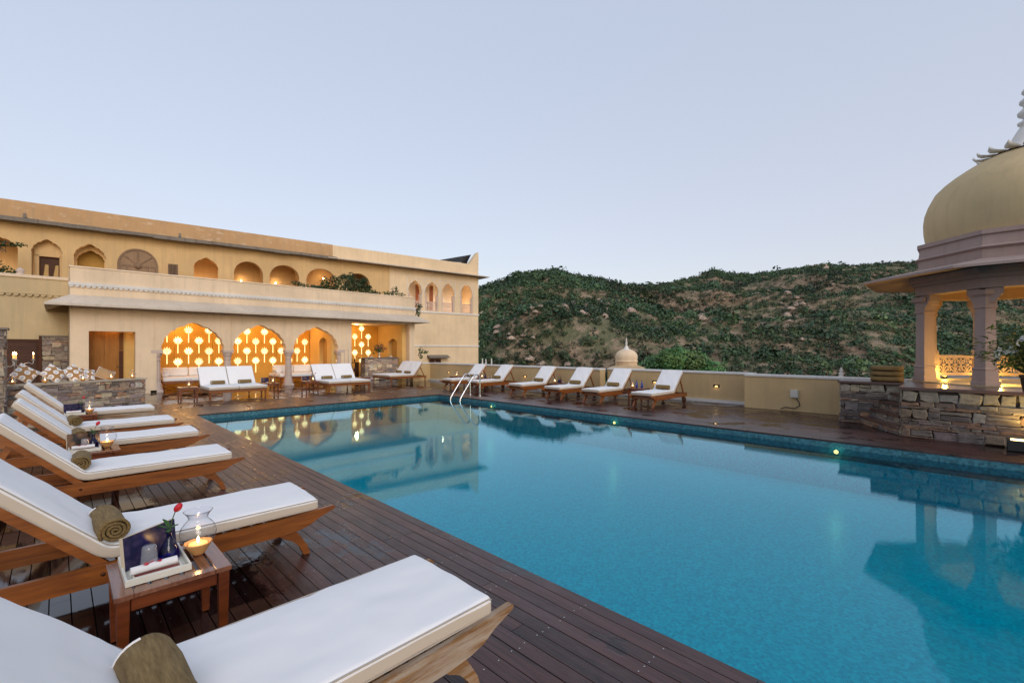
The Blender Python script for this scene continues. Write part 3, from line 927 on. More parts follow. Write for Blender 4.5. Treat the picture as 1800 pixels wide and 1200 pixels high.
# arched recess frames: pale inner layer and curtained window of the second opening
b = MB(); b.box(0.93, 1.08, 0.33, 0.37, 4.0, 5.72, 0); b.box(1.72, 1.80, 0.33, 0.37, 4.0, 5.72, 0); b.box(0.93, 1.80, 0.33, 0.37, 5.66, 6.36, 0)
b.build('window_surround', M['ochre'], pal)
b = MB(); b.box(1.08, 1.72, 0.52, 0.55, 4.0, 5.66, 0)
wn1 = b.build('window', mat_plain('dim_amber_pane', (0.40, 0.22, 0.04), 0.3, 0, 0.3, 2), pal)
b = MB()
for (a, c) in ((1.08, 1.13), (1.36, 1.46), (1.67, 1.72)): b.box(a, c, 0.46, 0.52, 4.0, 5.66, 0)
b.box(1.08, 1.72, 0.47, 0.515, 5.35, 5.66, 0)
b.prism([(1.13, 5.35), (1.24, 5.35), (1.17, 4.7), (1.13, 4.5)], 0.47, 0.51, 'xz'); b.prism([(1.46, 5.35), (1.56, 5.35), (1.49, 4.8), (1.46, 4.7)], 0.47, 0.51, 'xz')
b.build('curtain', M['darkwood'], wn1)
b = MB(); wall_with_holes(b, opening(2.16, 3.3, 4.0, 5.7, 6.4, 0), [opening(2.27, 3.19, 4.06, 5.60, 6.14, 4)], 0.42, 0.50); b.build('inner_arch', M['ochre'], pal)
b = MB(); b.box(2.2, 3.26, 0.9, 0.93, 4.0, 6.3); b.build('blind_panel', mat_plain('olive_blind', (0.34, 0.21, 0.05), 0.8, 0, 0.12, 8), pal)
# wooden half-round window with spokes
fan = MB()
wall_with_holes(fan, opening(3.66, 5.16, 4.0, 5.55, 6.36, 0, peak=0.0), [opening(3.74, 5.08, 4.02, 5.55, 6.28, 0, peak=0.0)], -0.05, 0.01)
fan.box(3.74, 5.08, -0.04, 0.006, 5.50, 5.58)
for a in (40, 90, 140):
    d = Vector((math.cos(R(a)), math.sin(R(a)))); n = Vector((-d.y, d.x)) * 0.025; L = 0.72 if a == 90 else 0.80
    c = Vector((4.41, 5.58)); q = [c + n + d * 0.1, c - n + d * 0.1, c - n + d * L * (0.98 if a == 90 else 0.95), c + n + d * L * (0.98 if a == 90 else 0.95)]
    fan.prism([(p.x, p.y) for p in q], -0.045, -0.005, 'xz')
fan.lathe([(0.0, 0), (0.16, 0), (0.16, 0.04), (0, 0.045)], 14, M=Matrix.Translation((4.41, -0.002, 5.56)) @ Matrix.Rotation(R(90), 4, 'X'))
for x in (3.74, 3.98, 4.75, 5.02): fan.box(x, x + 0.06, -0.04, 0.006, 4.02, 5.50)
fw = fan.build('fan_window', M['oldwood'], pal)
fan = MB(); pts = opening(3.75, 5.07, 4.03, 5.55, 6.27, 0, peak=0.0); fan.prism(pts, -0.014, -0.004, 'xz'); fan.build('shutter', mat_wood('faded_shutter', (0.36, 0.24, 0.15), (0.27, 0.17, 0.10), 1.0, 0.8, axis='z'), fw)
# pierced stone screen
b = MB()
b.box(5.54, 5.94, -0.03, -0.004, 5.76, 5.80); b.box(5.54, 5.94, -0.03, -0.004, 4.9, 4.94); b.box(5.54, 5.57, -0.03, -0.004, 4.94, 5.76); b.box(5.91, 5.94, -0.03, -0.004, 4.94, 5.76)
for i in range(6):
    for j in range(13):
        x, z = 5.57 + i * 0.0567 + 0.028, 4.94 + j * 0.063 + 0.03
        if (i + j) % 2 == 0: b.box(x - 0.03, x + 0.03, -0.025, -0.004, z - 0.018, z + 0.018)
        else: b.box(x - 0.012, x + 0.012, -0.025, -0.004, z - 0.033, z + 0.033)
b.box(5.565, 5.915, -0.006, -0.003, 4.93, 5.77, 1)  # backing sheet, shade of the screen's holes put into its colour
b.build('pierced_screen', [M['oldwood'], M['gapshade']], pal)
# waterspouts on the eave
for x in (0.75, 6.0):
    b = MB(); b.box(x - 0.05, x + 0.05, -0.42, -0.03, 7.10, 7.16); b.box(x - 0.045, x + 0.045, -0.40, -0.30, 7.16, 7.28); b.build('water_spout', M['slabgrey'], pal)
# lamps in the arches
def wall_lamp(x, y, z, w):
    b = MB(); b.lathe([(0, -0.05), (0.035, -0.03), (0.045, 0), (0.03, 0.035), (0, 0.05)], 12, (x, y, z)); b.build('wall_lamp', M['bulb'], pal)
    point_light('wall_light', (x, y - 0.10, z + 0.05), w, (1.0, 0.66, 0.36), 0.05, pal)
wall_lamp(8.85, 1.40, 5.42, 4); wall_lamp(10.6, 1.40, 5.46, 4); wall_lamp(13.2, 1.15, 5.95, 7)
wall_lamp(6.75, 0.9, 4.9, 16); wall_lamp(2.75, 0.36, 4.9, 7); wall_lamp(-0.3, 0.9, 4.9, 8)
for x in (18.8, 20.06, 21.36, 22.9):
    point_light('gallery_light', (x, 0.9, 4.6), 22, (1.0, 0.74, 0.46), 0.1, pal)
    b = MB(); b.lathe([(0, -0.05), (0.05, -0.03), (0.05, 0.03), (0, 0.05)], 12, (x, 1.3, 4.45)); b.build('floor_lamp', M['bulb'], pal)
# gallery furniture seen through the arches
b = MB()
for x in (19.9, 20.15, 21.0): b.box(x, x + 0.32, 0.8, 1.1, 4.55, 4.58); b.box(x, x + 0.03, 0.8, 0.83, 4.1, 4.98); b.box(x + 0.29, x + 0.32, 0.8, 0.83, 4.1, 4.98); b.box(x, x + 0.32, 0.805, 0.825, 4.82, 4.98)
for o_ in ((19.6, 1.42), (20.7, 1.42)): b.box(o_[0], o_[0] + 0.25, o_[1], o_[1] + 0.1, 4.1, 6.2, 0)
b.build('gallery_seat', M['teak'], pal)
# service window with a little hood near the foot
b = MB(); b.box(19.85, 20.75, -0.012, -0.002, 0.2, 0.95, 0)
sw = b.build('small_window', M['darkwood'], pal)
b = MB()
for x in (19.82, 20.27, 20.72): b.box(x, x + 0.06, -0.05, -0.012, 0.2, 0.98, 0)
b.box(19.88, 20.72, -0.05, -0.012, 0.92, 0.98, 0); b.build('window_frame', M['oldwood'], sw)
b = MB(); b.prism([(0, 1.22), (-0.45, 1.06), (-0.45, 1.02), (0, 1.10)], 19.7, 21.3, 'yz', 0); b.build('window_hood', M['slabgrey'], pal)
b = MB(); b.prism([(U1, 2.34), (U1 + 0.35, 2.22), (U1 + 0.35, 2.18), (U1, 2.22)], 0.3, 1.5, 'xz', 0); b.build('bracket_slab', M['palace_pale'], pal)

# dark solar panel leaning on the roof corner
sp = thing('solar_panel', 'dark panel on a metal frame sloping at the right end of the palace roof', 'solar panel', (-1.66, 28.3, 0), math.atan2(-0.109, 0.994))
b = MB(); b.prism([(20.4, 7.75), (20.42, 7.82), (23.8, 8.74), (23.8, 8.67)], 0.75, 2.4, 'xz'); b.build('panel', M['panel'], sp)
b = MB()
for x in (21.3, 22.6, 23.5):
    for y in (0.85, 2.3): b.tube([(x, y, 7.0), (x, y, 7.75 + (x - 20.4) * 0.27)], 0.03, 6)
b.tube([(21.3, 0.85, 7.4), (23.5, 0.85, 8.3)], 0.025, 6); b.tube([(21.0, 0.80, 7.88), (23.0, 0.80, 8.05)], 0.03, 6)
b.build('frame', M['boxgrey'], sp)
b = MB(); b.prism([(20.45, 7.74), (23.78, 8.66), (23.15, 7.5), (20.6, 7.3)], 0.78, 0.82, 'xz'); b.build('side_sheet', M['panel'], sp)
# dark roof sheet peeping over the parapet at the left end
rs = thing('roof_sheet', 'dark sloping roof sheet peeping over the palace parapet at far left', 'roof sheet', (-1.66, 28.3, 0), math.atan2(-0.109, 0.994))
b = MB(); b.prism([(-4.0, 8.55), (-4.0, 8.62), (0.35, 8.05), (0.35, 7.98)], 2.0, 4.0, 'xz'); b.build('sheet', M['panel'], rs)
b = MB()
for x in (-3, -1, 0.2): b.box(x, x + 0.05, 2.1, 2.15, 7.0, 8.0)
b.build('post', M['boxgrey'], rs)

# ------------------------------------------------------------------ low terrace walls on the right
def terrace_wall(label, x, y0, y1, ret=None, kerb=True):
    t = thing('terrace_wall', label, 'low wall', (0, 0, 0), 0, 'low yellow walls along the terrace edge')
    b = MB(); b.box(x, x + 0.32, y0, y1, -0.2, 0.86)
    if ret: b.box(*ret, -0.2, 0.86)
    b.build('wall', M['wallyel'], t)
    b = MB(); b.box(x - 0.03, x + 0.35, y0 - (0.03 if ret is None else 0.0), y1, 0.862, 0.925)
    if ret: b.box(ret[0], ret[1], ret[2] - 0.03, ret[3] + 0.0, 0.863, 0.926)
    b.build('coping', M['white'], t, bevel=0.012)
    if kerb:
        b = MB(); b.box(x - 0.10, x - 0.002, y0, y1, 0.004, 0.09); b.build('kerb', M['white'], t)
    return t
terrace_wall('far stretch of low yellow wall with white coping from the pavilion to the lit return', 13.62, 9.2, 19.6, (12.6, 13.62, 19.6, 19.9))
terrace_wall('middle stretch of low yellow wall set back behind the nearer sunbeds', 14.08, 4.37, 9.2)
terrace_wall('near stretch of low yellow wall with the electric box beside the stone steps', 13.5, 0.75, 4.37, None, False)
b = MB(); b.lathe([(0.055, 0), (0.055, 0.02), (0.03, 0.04), (0.05, 0.075), (0.052, 0.10), (0.022, 0.125), (0.04, 0.15), (0.042, 0.17), (0.015, 0.195), (0.02, 0.215), (0.0, 0.245)], 16)
fn = b.build('stone_finial', M['white']); fn.location = (13.66, 2.19, 0.925); tag(fn, 'small white turned finial standing on the wall coping left of the towels', 'finial')

M['stepglow'] = mat_emit('step_lamp_glass', (1.0, 0.62, 0.25), 0.9)
def step_light(x, y, z, label):
    t = thing('step_light', label, 'wall light', (x, y, z), 0, 'recessed lights in the terrace wall')
    b = MB(); b.box(-0.012, 0.0, -0.09, 0.09, -0.045, 0.045); b.build('housing', M['black'], t)
    b = MB(); pts = [(0.05 * math.cos(a), -0.03 + 0.045 * math.sin(a)) for a in [PI * k / 8 for k in range(9)]]
    b.prism(pts, -0.014, -0.0125, 'yz'); b.build('lens', M['stepglow'], t)
    point_light('step_lamp', (-0.06, 0, -0.03), 0.12, (1.0, 0.66, 0.3), 0.02, t)
step_light(13.62, 18.0, 0.50, 'recessed black wall light farthest along, left of the ladder')
step_light(13.62, 12.85, 0.50, 'recessed black wall light half hidden behind the third and second sunbeds')
step_light(14.08, 7.35, 0.52, 'glowing recessed wall light between the two nearest sunbeds by the wall')
step_light(14.08, 5.35, 0.50, 'recessed wall light right of the last sunbed, alone on the bare wall')
eb = thing('electric_box', 'small grey electric box with a looping cable low on the near yellow wall', 'electric box', (13.5, 3.15, 0.46))
b = MB(); b.box(-0.08, 0, -0.09, 0.09, -0.10, 0.10); b.box(-0.088, -0.081, -0.07, 0.07, -0.08, 0.08); b.build('casing', M['boxgrey'], eb, bevel=0.006)
b = MB(); b.tube([(-0.04, -0.03, -0.1), (-0.05, -0.10, -0.2), (-0.05, -0.12, -0.3), (-0.05, 0.0, -0.38), (-0.05, 0.2, -0.36), (-0.04, 0.32, -0.42)], 0.012, 6); b.build('cable', M['rope'], eb)

# ------------------------------------------------------------------ stone bench wall on the left
BA, BB = Vector((-0.85, 16.24)), Vector((1.87, 17.45))
bw = thing('stone_bench_wall', 'low rubble stone wall with a ledge holding candles behind the left sunbeds', 'stone wall')
ang = math.atan2(BB.y - BA.y, BB.x - BA.x); ubw = (BB - BA).normalized(); nbw = Vector((-ubw.y, ubw.x))
b = MB()
P4 = [BA, BB, BB + nbw * 0.42, BA + nbw * 0.42]
inner = [BA + nbw * 0.015, BB + nbw * 0.015 - ubw * 0.015, BB + nbw * 0.41 - ubw * 0.015, BA + nbw * 0.41]
b.prism([(p.x, p.y) for p in inner], 0, 0.70, 'xy', 1)
stone_face(b, BA, BB, 0, 0.70, 12, 0, 0.42, 0.03, 0.6, 0.2, dark=1.12)
stone_face(b, BA + nbw * 0.42, BA, 0, 0.70, 14, 0, 0.4, 0.03, 0.5, 0.2)
stone_face(b, BB, BB + nbw * 0.42, 0, 0.70, 13, 0, 0.5, 0.03, 0.4, 0.2)
b.build('masonry', [M['stone'], M['mortar']], bw, fix=False)
b = MB(); q = [BA - nbw * 0.04, BB - nbw * 0.04 + ubw * 0.04, BB + nbw * 0.44 + ubw * 0.04, BA + nbw * 0.44]
b.prism([(p.x, p.y) for p in q], 0.702, 0.74, 'xy'); b.build('ledge', mat_plain('pale_ledge_stone', (0.42, 0.36, 0.28), 0.7, 0, 0.2, 8, 0.3), bw)
q = [BA + nbw * 0.44, BB + nbw * 0.44, BB + nbw * 1.5, BA + nbw * 1.5]
b = MB(); b.prism([(p.x, p.y) for p in q], 0, 0.60, 'xy'); b.build('seat_platform', mat_plain('grey_seat_stone', (0.36, 0.31, 0.27), 0.8, 0, 0.25, 6, 0.4), bw)
pl = thing('stone_pillar', 'tall stone pillar at the left edge of the picture beside the bench wall', 'pillar', (-1.065, 15.85, 0))
b = MB(); b.box(-0.24, 0.19, -0.19, 0.24, 0, 2.05, 1)
stone_face(b, (-0.26, -0.205), (0.205, -0.205), 0, 2.05, 5, 0, 0.5, 0.03, 0.25, 0.4); stone_face(b, (0.205, -0.205), (0.205, 0.26), 0, 2.05, 6, 0, 0.5, 0.03, 0.25, 0.4)
b.build('masonry', [M['stone'], M['mortar']], pl, fix=False)
b = MB(); b.box(-0.32, 0.27, -0.27, 0.30, 2.052, 2.10); b.build('cap', M['slabgrey'], pl)

# ------------------------------------------------------------------ plinth, steps and domed kiosk on the right
plx = thing('stone_plinth', 'high rubble stone plinth with dark plank top carrying the domed kiosk', 'plinth')
b = MB()
b.box(11.03, 16.8, -4.5, 0.83, -0.02, 0.85, 1)
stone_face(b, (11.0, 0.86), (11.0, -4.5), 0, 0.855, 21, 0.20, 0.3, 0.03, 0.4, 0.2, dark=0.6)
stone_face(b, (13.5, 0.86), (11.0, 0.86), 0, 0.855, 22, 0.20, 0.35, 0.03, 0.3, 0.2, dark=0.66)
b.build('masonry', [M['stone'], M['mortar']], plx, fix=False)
b = MB(); b.box(10.95, 16.9, -4.55, 0.90, 0.857, 0.915); b.build('plank_top', M['slabwood'], plx, bevel=0.006)
blk = thing('stone_block', 'square rubble stone block beside the steps with rolled towels on its dark top', 'stone block')
b = MB(); b.box(12.38, 13.46, 0.98, 1.95, -0.02, 0.85, 1)
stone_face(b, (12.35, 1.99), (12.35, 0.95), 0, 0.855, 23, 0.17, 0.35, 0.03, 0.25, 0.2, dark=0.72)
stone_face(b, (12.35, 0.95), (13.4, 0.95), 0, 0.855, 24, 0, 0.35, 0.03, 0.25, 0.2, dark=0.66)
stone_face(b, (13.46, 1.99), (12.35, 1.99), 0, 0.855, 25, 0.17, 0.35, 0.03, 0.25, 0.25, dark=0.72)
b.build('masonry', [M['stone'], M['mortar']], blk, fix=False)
b = MB(); b.box(12.30, 13.49, 0.905, 2.04, 0.857, 0.91); b.build('plank_top', M['slabwood'], blk, bevel=0.006)
stp = thing('stone_steps', 'curving rubble steps with dark treads climbing between the block and the plinth', 'steps')
for k in range(4):
    z0, z1 = 0.002, 0.17 + 0.18 * k
    a = Vector((12.33 + 0.02 * k, 1.62 - 0.17 * k)); c = Vector((11.02 + 0.30 * k, 0.885))
    if k: a.x = 12.34; 
    back = [Vector((12.34, 0.885))]
    if k == 0: poly = [a, c, Vector((11.3, 0.884)), Vector((12.34, 1.45))]
    poly = [a, c] + back
    b = MB()
    b.prism([(p.x, p.y) for p in ((a + Vector((0, -0.03))), (c + Vector((0.04, 0.0))), back[0])], z0 + 0.001 * k, z1 - 0.045, 'xy', 1)
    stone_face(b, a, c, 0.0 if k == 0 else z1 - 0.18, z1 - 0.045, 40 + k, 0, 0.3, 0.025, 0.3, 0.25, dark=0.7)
    b.build('riser', [M['stone'], M['mortar']], stp, fix=False)
    d_ = (a - c).normalized(); nn = Vector((-d_.y, d_.x)) ; nn = nn if nn.x < 0 else -nn
    b = MB(); b.prism([(p.x, p.y) for p in (a + nn * 0.04, c + nn * 0.04, c, back[0], a)], z1 - 0.043, z1, 'xy'); b.build('tread', M['slabwood'], stp)

KC = Vector((13.75, -0.86)); OCT = math.cos(PI / 8)
kio = thing('domed_kiosk', 'octagonal kiosk with mauve columns, wide eave and yellow onion dome', 'kiosk', (KC.x, KC.y, 0.915))
ZB = 0.915
def octo(a, k): return Vector((a / OCT * math.cos(R(22.5 + 45 * k)), a / OCT * math.sin(R(22.5 + 45 * k))))
def oct_ring(mb, prof, mat=0, close=False):
    """prof: (apothem, z) swept round the octagon"""
    v = [(*octo(a, k), z - ZB) for a, z in prof for k in range(8)]
    f = []
    n = len(prof)
    for i in range(n if close else n - 1):
        j = (i + 1) % n
        for k in range(8):
            k2 = (k + 1) % 8
            f.append((i * 8 + k, i * 8 + k2, j * 8 + k2, j * 8 + k))
    mb.add(v, f, mat)
AC = 1.50
b = MB(); oct_ring(b, [(0.001, 0.93), (1.78, 0.93), (1.78, 0.916)]); b.build('floor', mat_plain('kiosk_floor', (0.33, 0.27, 0.16), 0.5, 0, 0.2, 4), kio)
def kiosk_column(k):
    p = octo(AC, k); Mx = Matrix.Translation((p.x, p.y, -ZB)) @ Matrix.Rotation(R(45), 4, 'Z')
    b = MB()
    def sq(prof):
        v = [(sx * h, sy * h, z) for h, z in prof for sx, sy in ((-1, -1), (1, -1), (1, 1), (-1, 1))]
        f = [(i * 4 + q, i * 4 + (q + 1) % 4, (i + 1) * 4 + (q + 1) % 4, (i + 1) * 4 + q) for i in range(len(prof) - 1) for q in range(4)]
        b.add(v, f, 0, False, 1.0, Mx)
    w = 0.108
    sq([(w + 0.035, 0.93), (w + 0.035, 0.985), (w + 0.025, 1.0), (w + 0.012, 1.21), (w + 0.022, 1.22), (w + 0.022, 1.245), (w, 1.26), (w - 0.008, 2.36), (w + 0.012, 2.37), (w + 0.012, 2.40), (w + 0.004, 2.41), (w + 0.004, 2.58), (w + 0.05, 2.62), (w + 0.05, 2.70)])
    b.build('column', M['mauve'], kio, bevel=0.008)
for k in range(8): kiosk_column(k)
b = MB()
oct_ring(b, [(AC - 0.16, 2.74), (AC + 0.15, 2.74), (AC + 0.15, 2.92), (AC + 0.19, 2.93), (AC + 0.19, 3.0), (AC + 0.25, 3.02), (AC + 0.25, 3.12), (AC - 0.16, 3.12)], 0, True)
# stepped corbels under the beam on both sides of each column
for k in range(8):
    p, q = octo(AC, k), octo(AC, k + 1)
    d = (q - p).normalized(); n = Vector((d.y, -d.x))
    for (o, dd) in ((p, d), (q, -d)):
        pts = [(0.0, 2.46), (0.13, 2.46), (0.145, 2.53), (0.18, 2.54), (0.195, 2.60), (0.23, 2.61), (0.235, 2.735), (0.0, 2.735)]
        v = [(o.x + dd.x * s + n.x * t, o.y + dd.y * s + n.y * t, z - ZB) for t in (-0.11, 0.11) for s, z in pts]
        m = len(pts); tri = tessellate_polygon([[Vector((s, z, 0)) for s, z in pts]])
        b.add(v, [tuple(t) for t in tri] + [tuple(i + m for i in t) for t in tri] + [(i, (i + 1) % m, (i + 1) % m + m, i + m) for i in range(m)])
b.build('beam', M['mauve'], kio)
b = MB(); oct_ring(b, [(0.001, 3.08), (AC - 0.1, 3.08)]); b.build('ceiling', M['amber_wall'], kio)
b = MB(); oct_ring(b, [(AC + 0.1, 3.29), (2.50, 3.09), (2.50, 3.045), (AC + 0.24, 3.14)]); b.build('eave', M['mauve'], kio)
b = MB(); oct_ring(b, [(1.60, 3.26), (1.60, 3.46), (1.64, 3.48), (1.66, 3.50), (1.60, 3.54), (1.58, 3.72), (1.62, 3.74), (1.62, 3.82), (1.50, 3.83), (1.3, 3.83)]); b.build('drum', M['mauve'], kio)
b = MB(); b.lathe([(1.50, 3.82 - ZB), (1.535, 4.0 - ZB), (1.555, 4.15 - ZB), (1.56, 4.33 - ZB), (1.54, 4.52 - ZB), (1.485, 4.7 - ZB), (1.378, 4.93 - ZB), (1.25, 5.07 - ZB), (1.107, 5.19 - ZB), (0.95, 5.30 - ZB), (0.8, 5.395 - ZB), (0.59, 5.50 - ZB), (0.3, 5.6 - ZB), (0, 5.64 - ZB)], 72)
b.build('dome', M['domeyel'], kio)
b = MB()
for k in range(16):       # lotus petals at the crown of the dome
    a = 2 * PI * k / 16; Mx = Matrix.Rotation(a, 4, 'Z')
    v = []; f = []
    for i, (r_, z_, w_) in enumerate(((0.42, 5.57, 0.06), (0.55, 5.565, 0.10), (0.66, 5.56, 0.10), (0.74, 5.585, 0.065), (0.78, 5.64, 0.004))):
        v += [(r_, -w_, z_ - ZB), (r_, 0, z_ - ZB - 0.03), (r_, w_, z_ - ZB), (r_ - 0.015, 0, z_ - ZB + 0.03)]
    for i in range(4):
        for q in range(4): f.append((i * 4 + q, i * 4 + (q + 1) % 4, i * 4 + 4 + (q + 1) % 4, i * 4 + 4 + q))
    b.add(v, f, 0, True, 1.0, Mx)
b.lathe([(0.55, 5.54 - ZB), (0.45, 5.60 - ZB), (0.34, 5.66 - ZB), (0.27, 5.75 - ZB), (0.21, 5.88 - ZB), (0.15, 6.0 - ZB), (0.10, 6.08 - ZB), (0.14, 6.11 - ZB), (0.15, 6.15 - ZB), (0.09, 6.18 - ZB), (0.06, 6.23 - ZB), (0.14, 6.29 - ZB), (0.15, 6.35 - ZB), (0.08, 6.42 - ZB), (0.06, 6.47 - ZB), (0.12, 6.53 - ZB), (0.12, 6.58 - ZB), (0.06, 6.64 - ZB), (0.045, 6.68 - ZB), (0.09, 6.74 - ZB), (0.085, 6.78 - ZB), (0.035, 6.85 - ZB), (0.05, 6.92 - ZB), (0.0, 7.1 - ZB)], 24)
b.build('finial', M['white'], kio)
# pierced balustrade panels between the rear columns
def balustrade(k):
    p, q = octo(AC, k), octo(AC, k + 1); d = (q - p).normalized(); L = (q - p).length
    Mx = Matrix.Translation((p.x, p.y, -ZB)) @ Matrix(((d.x, -d.y, 0, 0), (d.y, d.x, 0, 0), (0, 0, 1, 0), (0, 0, 0, 1)))
    b = MB(); x0, x1 = 0.14, L - 0.14
    b.box(x0, x1, -0.035, 0.035, 1.40, 1.47, 0, 1, Mx); b.box(x0, x1, -0.035, 0.035, 1.0, 1.07, 0, 1, Mx)
    for x in (x0, x1 - 0.08):
        b.box(x, x + 0.08, -0.05, 0.05, 0.93, 1.49, 0, 1, Mx)
        b.lathe([(0.04, 1.49), (0.055, 1.52), (0.05, 1.56), (0.02, 1.60), (0.0, 1.62)], 10, (x + 0.04, 0, 0), 0, True, 1.0, Mx)
    n = 3; w = (x1 - x0 - 0.16) / n
    for i in range(n):
        c = x0 + 0.08 + w * (i + 0.5)
        for sgn in (-1, 1):
            path = [(c + sgn * (0.02 + 0.42 * w * math.sin(t * PI)), 0, 1.07 + 0.33 * t) for t in [j / 10 for j in range(11)]]
            b.tube(path, 0.016, 6, 0, 1.0, Mx)
            path = [(c + sgn * 0.42 * w * math.cos(t * PI * 0.5), 0, 1.09 + 0.13 * math.sin(t * PI)) for t in [j / 8 for j in range(9)]]
            b.tube(path, 0.014, 6, 0, 1.0, Mx)
            path = [(c + sgn * (0.47 * w - 0.3 * w * t), 0, 1.39 - 0.12 * math.sin(t * PI * 0.9)) for t in [j / 8 for j in range(9)]]
            b.tube(path, 0.014, 6, 0, 1.0, Mx)
        b.tube([(c, 0, 1.07), (c, 0, 1.40)], 0.014, 6, 0, 1.0, Mx)
        b.lathe([(0, -0.05), (0.035, -0.02), (0.045, 0), (0.035, 0.02), (0, 0.05)], 8, (c, 0, 1.25), 0, True, 1.0, Mx)
    b.build('balustrade', M['mauve'], kio)
for k in (1, 0, 7, 6, 4): balustrade(k)
# floor uplights at the rear columns
for k in (1, 0, 7, 3, 5):
    p = octo(AC - (0.42 if k == 3 else 0.28), k)
    b = MB(); b.lathe([(0.05, 0.93 - ZB), (0.05, 0.99 - ZB), (0.04, 0.995 - ZB)], 12, (p.x, p.y, 0)); b.build('uplight', M['black'], kio)
    b = MB(); b.lathe([(0.04, 0.996 - ZB), (0.0, 0.998 - ZB)], 12, (p.x, p.y, 0)); b.build('uplight_lens', M['stepglow'], kio)
    point_light('kiosk_uplight', (p.x, p.y, 1.06 - ZB), 38 if k == 3 else 11, (1.0, 0.58, 0.09), 0.04, kio)

# floodlight box at the foot of the plinth
fl = thing('floodlight', 'black box floodlight glowing at the foot of the plinth at right edge', 'floodlight', (10.72, -0.62, 0))
b = MB(); b.box(-0.12, 0.12, -0.22, 0.17, 0.004, 0.17); b.build('housing', M['black'], fl, bevel=0.01)
b = MB(); b.box(-0.07, 0.09, -0.18, 0.13, 0.171, 0.176); b.build('lens', M['ledslit'], fl)
sl = bpy.data.lights.new('flood_beam', 'SPOT'); sl.energy = 26; sl.color = (1.0, 0.68, 0.2); sl.spot_size = R(140); sl.spot_blend = 0.8; sl.shadow_soft_size = 0.06
so = bpy.data.objects.new('flood_beam', sl); sc.collection.objects.link(so); so.parent = fl; so.location = (-0.02, -0.1, 0.24); so.rotation_euler = (R(180), 0, 0)
so.rotation_euler = (Vector((0.25, -0.1, 1.0)) * -1).to_track_quat('Z', 'Y').to_euler()
# ------------------------------------------------------------------ sun loungers
def pad_path(foot=0.85, fold=-0.38, zc=0.375, back=0.80, ang=45, rad=0.14):
    a = R(ang); pts = []
    tl = rad * math.tan(a / 2)
    n = 26
    x1 = fold + tl
    for i in range(n): pts.append((foot + (x1 - foot) * i / n, zc))
    for i in range(9):
        t = a * i / 8
        pts.append((x1 - rad * math.sin(t), zc + rad * (1 - math.cos(t))))
    x0, z0 = pts[-1]; L = back - tl
    for i in range(1, 17): pts.append((x0 - math.cos(a) * L * i / 16, z0 + math.sin(a) * L * i / 16))
    return pts

